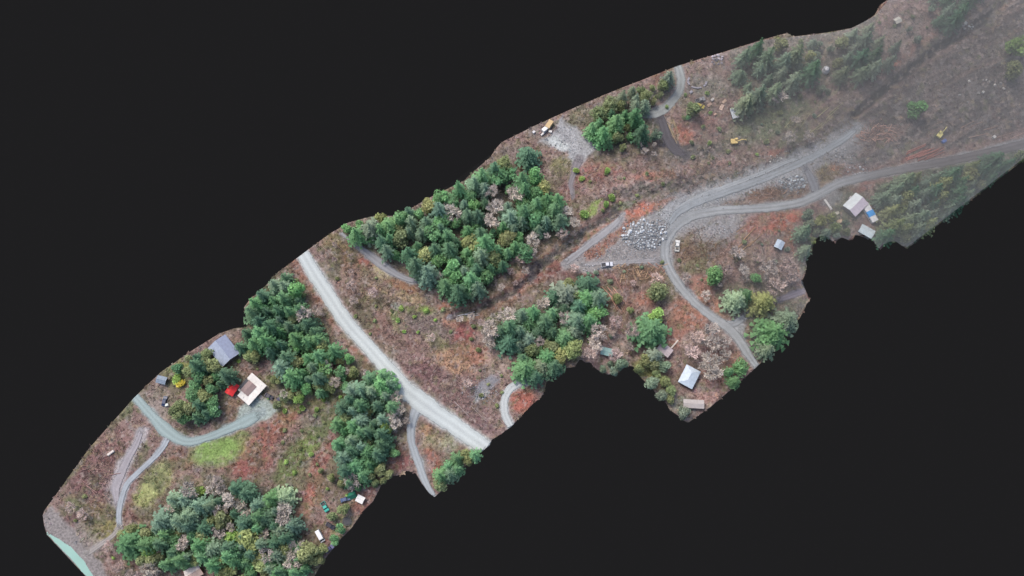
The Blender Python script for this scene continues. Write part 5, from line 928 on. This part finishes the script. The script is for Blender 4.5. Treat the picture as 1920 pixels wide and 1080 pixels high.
lumber(1353, 201, 1357, 193, 3.4, 5, (220, 190, 172), 'upper pale lumber stack left of the grey shed'); lumber(1358, 190, 1364, 184, 2.6, 4, (206, 178, 156), 'small tan lumber stack above the grey shed')
lumber(1553, 383, 1561, 394, 6.0, 3, (222, 218, 212), 'long white lumber stack beside the haul road bend'); lumber(1568, 400, 1575, 397, 3.0, 4, (206, 200, 182), 'short pale lumber stack below the long white one')
lumber(1265, 645, 1271, 638, 5.0, 2, (240, 228, 216), 'narrow white pole stack leaning by the lilac roofed shed')
# green tarp tent
x, y, z = P(659, 929, 1.2); tt = empty('tarp_tent', (x, y, z), .4, 'green tarp tent beside the bright white shed', 'tent'); b = B()
b.add([(-2, -1.6, 0), (2, -1.6, 0), (2, 1.6, 0), (-2, 1.6, 0), (-1.9, 0, 1.9), (1.9, 0, 1.9)], [(0, 1, 5, 4), (2, 3, 4, 5), (1, 2, 5), (3, 0, 4), (3, 2, 1, 0)]); b.obj('cover', pm((58, 140, 116), .5, var=.2), tt)
b = B(); b.tube((-2.2, 0, 1.93), (2.2, 0, 1.93), .05, n=6); b.obj('ridge_pole', M_DARK, tt)

# ------------------------------------------------------------------ low fog lying on the far end of the strip
FU = [(800, 376), (930, 282), (960, 262), (1060, 210), (1200, 154), (1340, 104), (1430, 75), (1540, 64), (1595, 54), (1640, 30), (1668, -2), (1700, -43), (1996, -43)]
_o = [OUT.index((1440, 668)), OUT.index((1700, 467))]; FL = [(945, 800), (1022, 722), (1092, 668), (1200, 688), (1330, 700)] + [(px - 1.5, py - 2) for px, py in OUT[_o[1]:_o[0] + 1][::-1]] + [(1918, 298), (1996, 234)]
def along(pts, t):
    d = [0]
    for a, b in zip(pts, pts[1:]): d.append(d[-1] + math.hypot(a[0] - b[0], a[1] - b[1]))
    u = t * d[-1]
    for k in range(len(pts) - 1):
        if u <= d[k + 1] + 1e-6: f = (u - d[k]) / (d[k + 1] - d[k]); return pts[k][0] + f * (pts[k + 1][0] - pts[k][0]), pts[k][1] + f * (pts[k + 1][1] - pts[k][1])
    return pts[-1]
NA, NB = 110, 12
bmf = bmesh.new(); lo_ = []; hi_ = []
for i in range(NA):
    a = along(FU, i / (NA - 1)); c = along(FL, i / (NA - 1))
    for j in range(NB):
        f = j / (NB - 1); px, py = a[0] + (c[0] - a[0]) * f, a[1] + (c[1] - a[1]) * f
        x, y = unproj(px, py, -5); lo_.append(bmf.verts.new((x, y, -5)))
        zt = -4.5 + 32 * float(sstep(np.array(900), np.array(1850), np.array(px + (420 - py) * .35))); x, y = unproj(px, py, zt); hi_.append(bmf.verts.new((x, y, zt)))
g_ = lambda L_, i, j: L_[i * NB + j]
for i in range(NA - 1):
    for j in range(NB - 1):
        bmf.faces.new((g_(lo_, i, j), g_(lo_, i, j + 1), g_(lo_, i + 1, j + 1), g_(lo_, i + 1, j))); bmf.faces.new((g_(hi_, i, j), g_(hi_, i + 1, j), g_(hi_, i + 1, j + 1), g_(hi_, i, j + 1)))
for i in range(NA - 1):
    for j in (0, NB - 1): bmf.faces.new((g_(lo_, i, j), g_(lo_, i + 1, j), g_(hi_, i + 1, j), g_(hi_, i, j)))
for j in range(NB - 1):
    for i in (0, NA - 1): bmf.faces.new((g_(lo_, i, j), g_(hi_, i, j), g_(hi_, i, j + 1), g_(lo_, i, j + 1)))
bmesh.ops.recalc_face_normals(bmf, faces=bmf.faces[:])
me = bpy.data.meshes.new('haze'); bmf.to_mesh(me); bmf.free()
fm = bpy.data.materials.new('haze'); fm.use_nodes = True; fm.node_tree.nodes.clear()
pv = fm.node_tree.nodes.new('ShaderNodeVolumePrincipled'); pv.inputs['Color'].default_value = (.45, .45, .445, 1); pv.inputs['Density'].default_value = .0155; pv.inputs['Anisotropy'].default_value = 0
ot = fm.node_tree.nodes.new('ShaderNodeOutputMaterial'); fm.node_tree.links.new(pv.outputs[0], ot.inputs['Volume']); me.materials.append(fm)
fo = link(bpy.data.objects.new('haze', me)); tag(fo, 'thin grey fog over the far north east end', 'haze', kind='stuff')
sc.cycles.volume_bounces = 0
print('TREES', len(TREES), 'OBJECTS', len(bpy.data.objects))
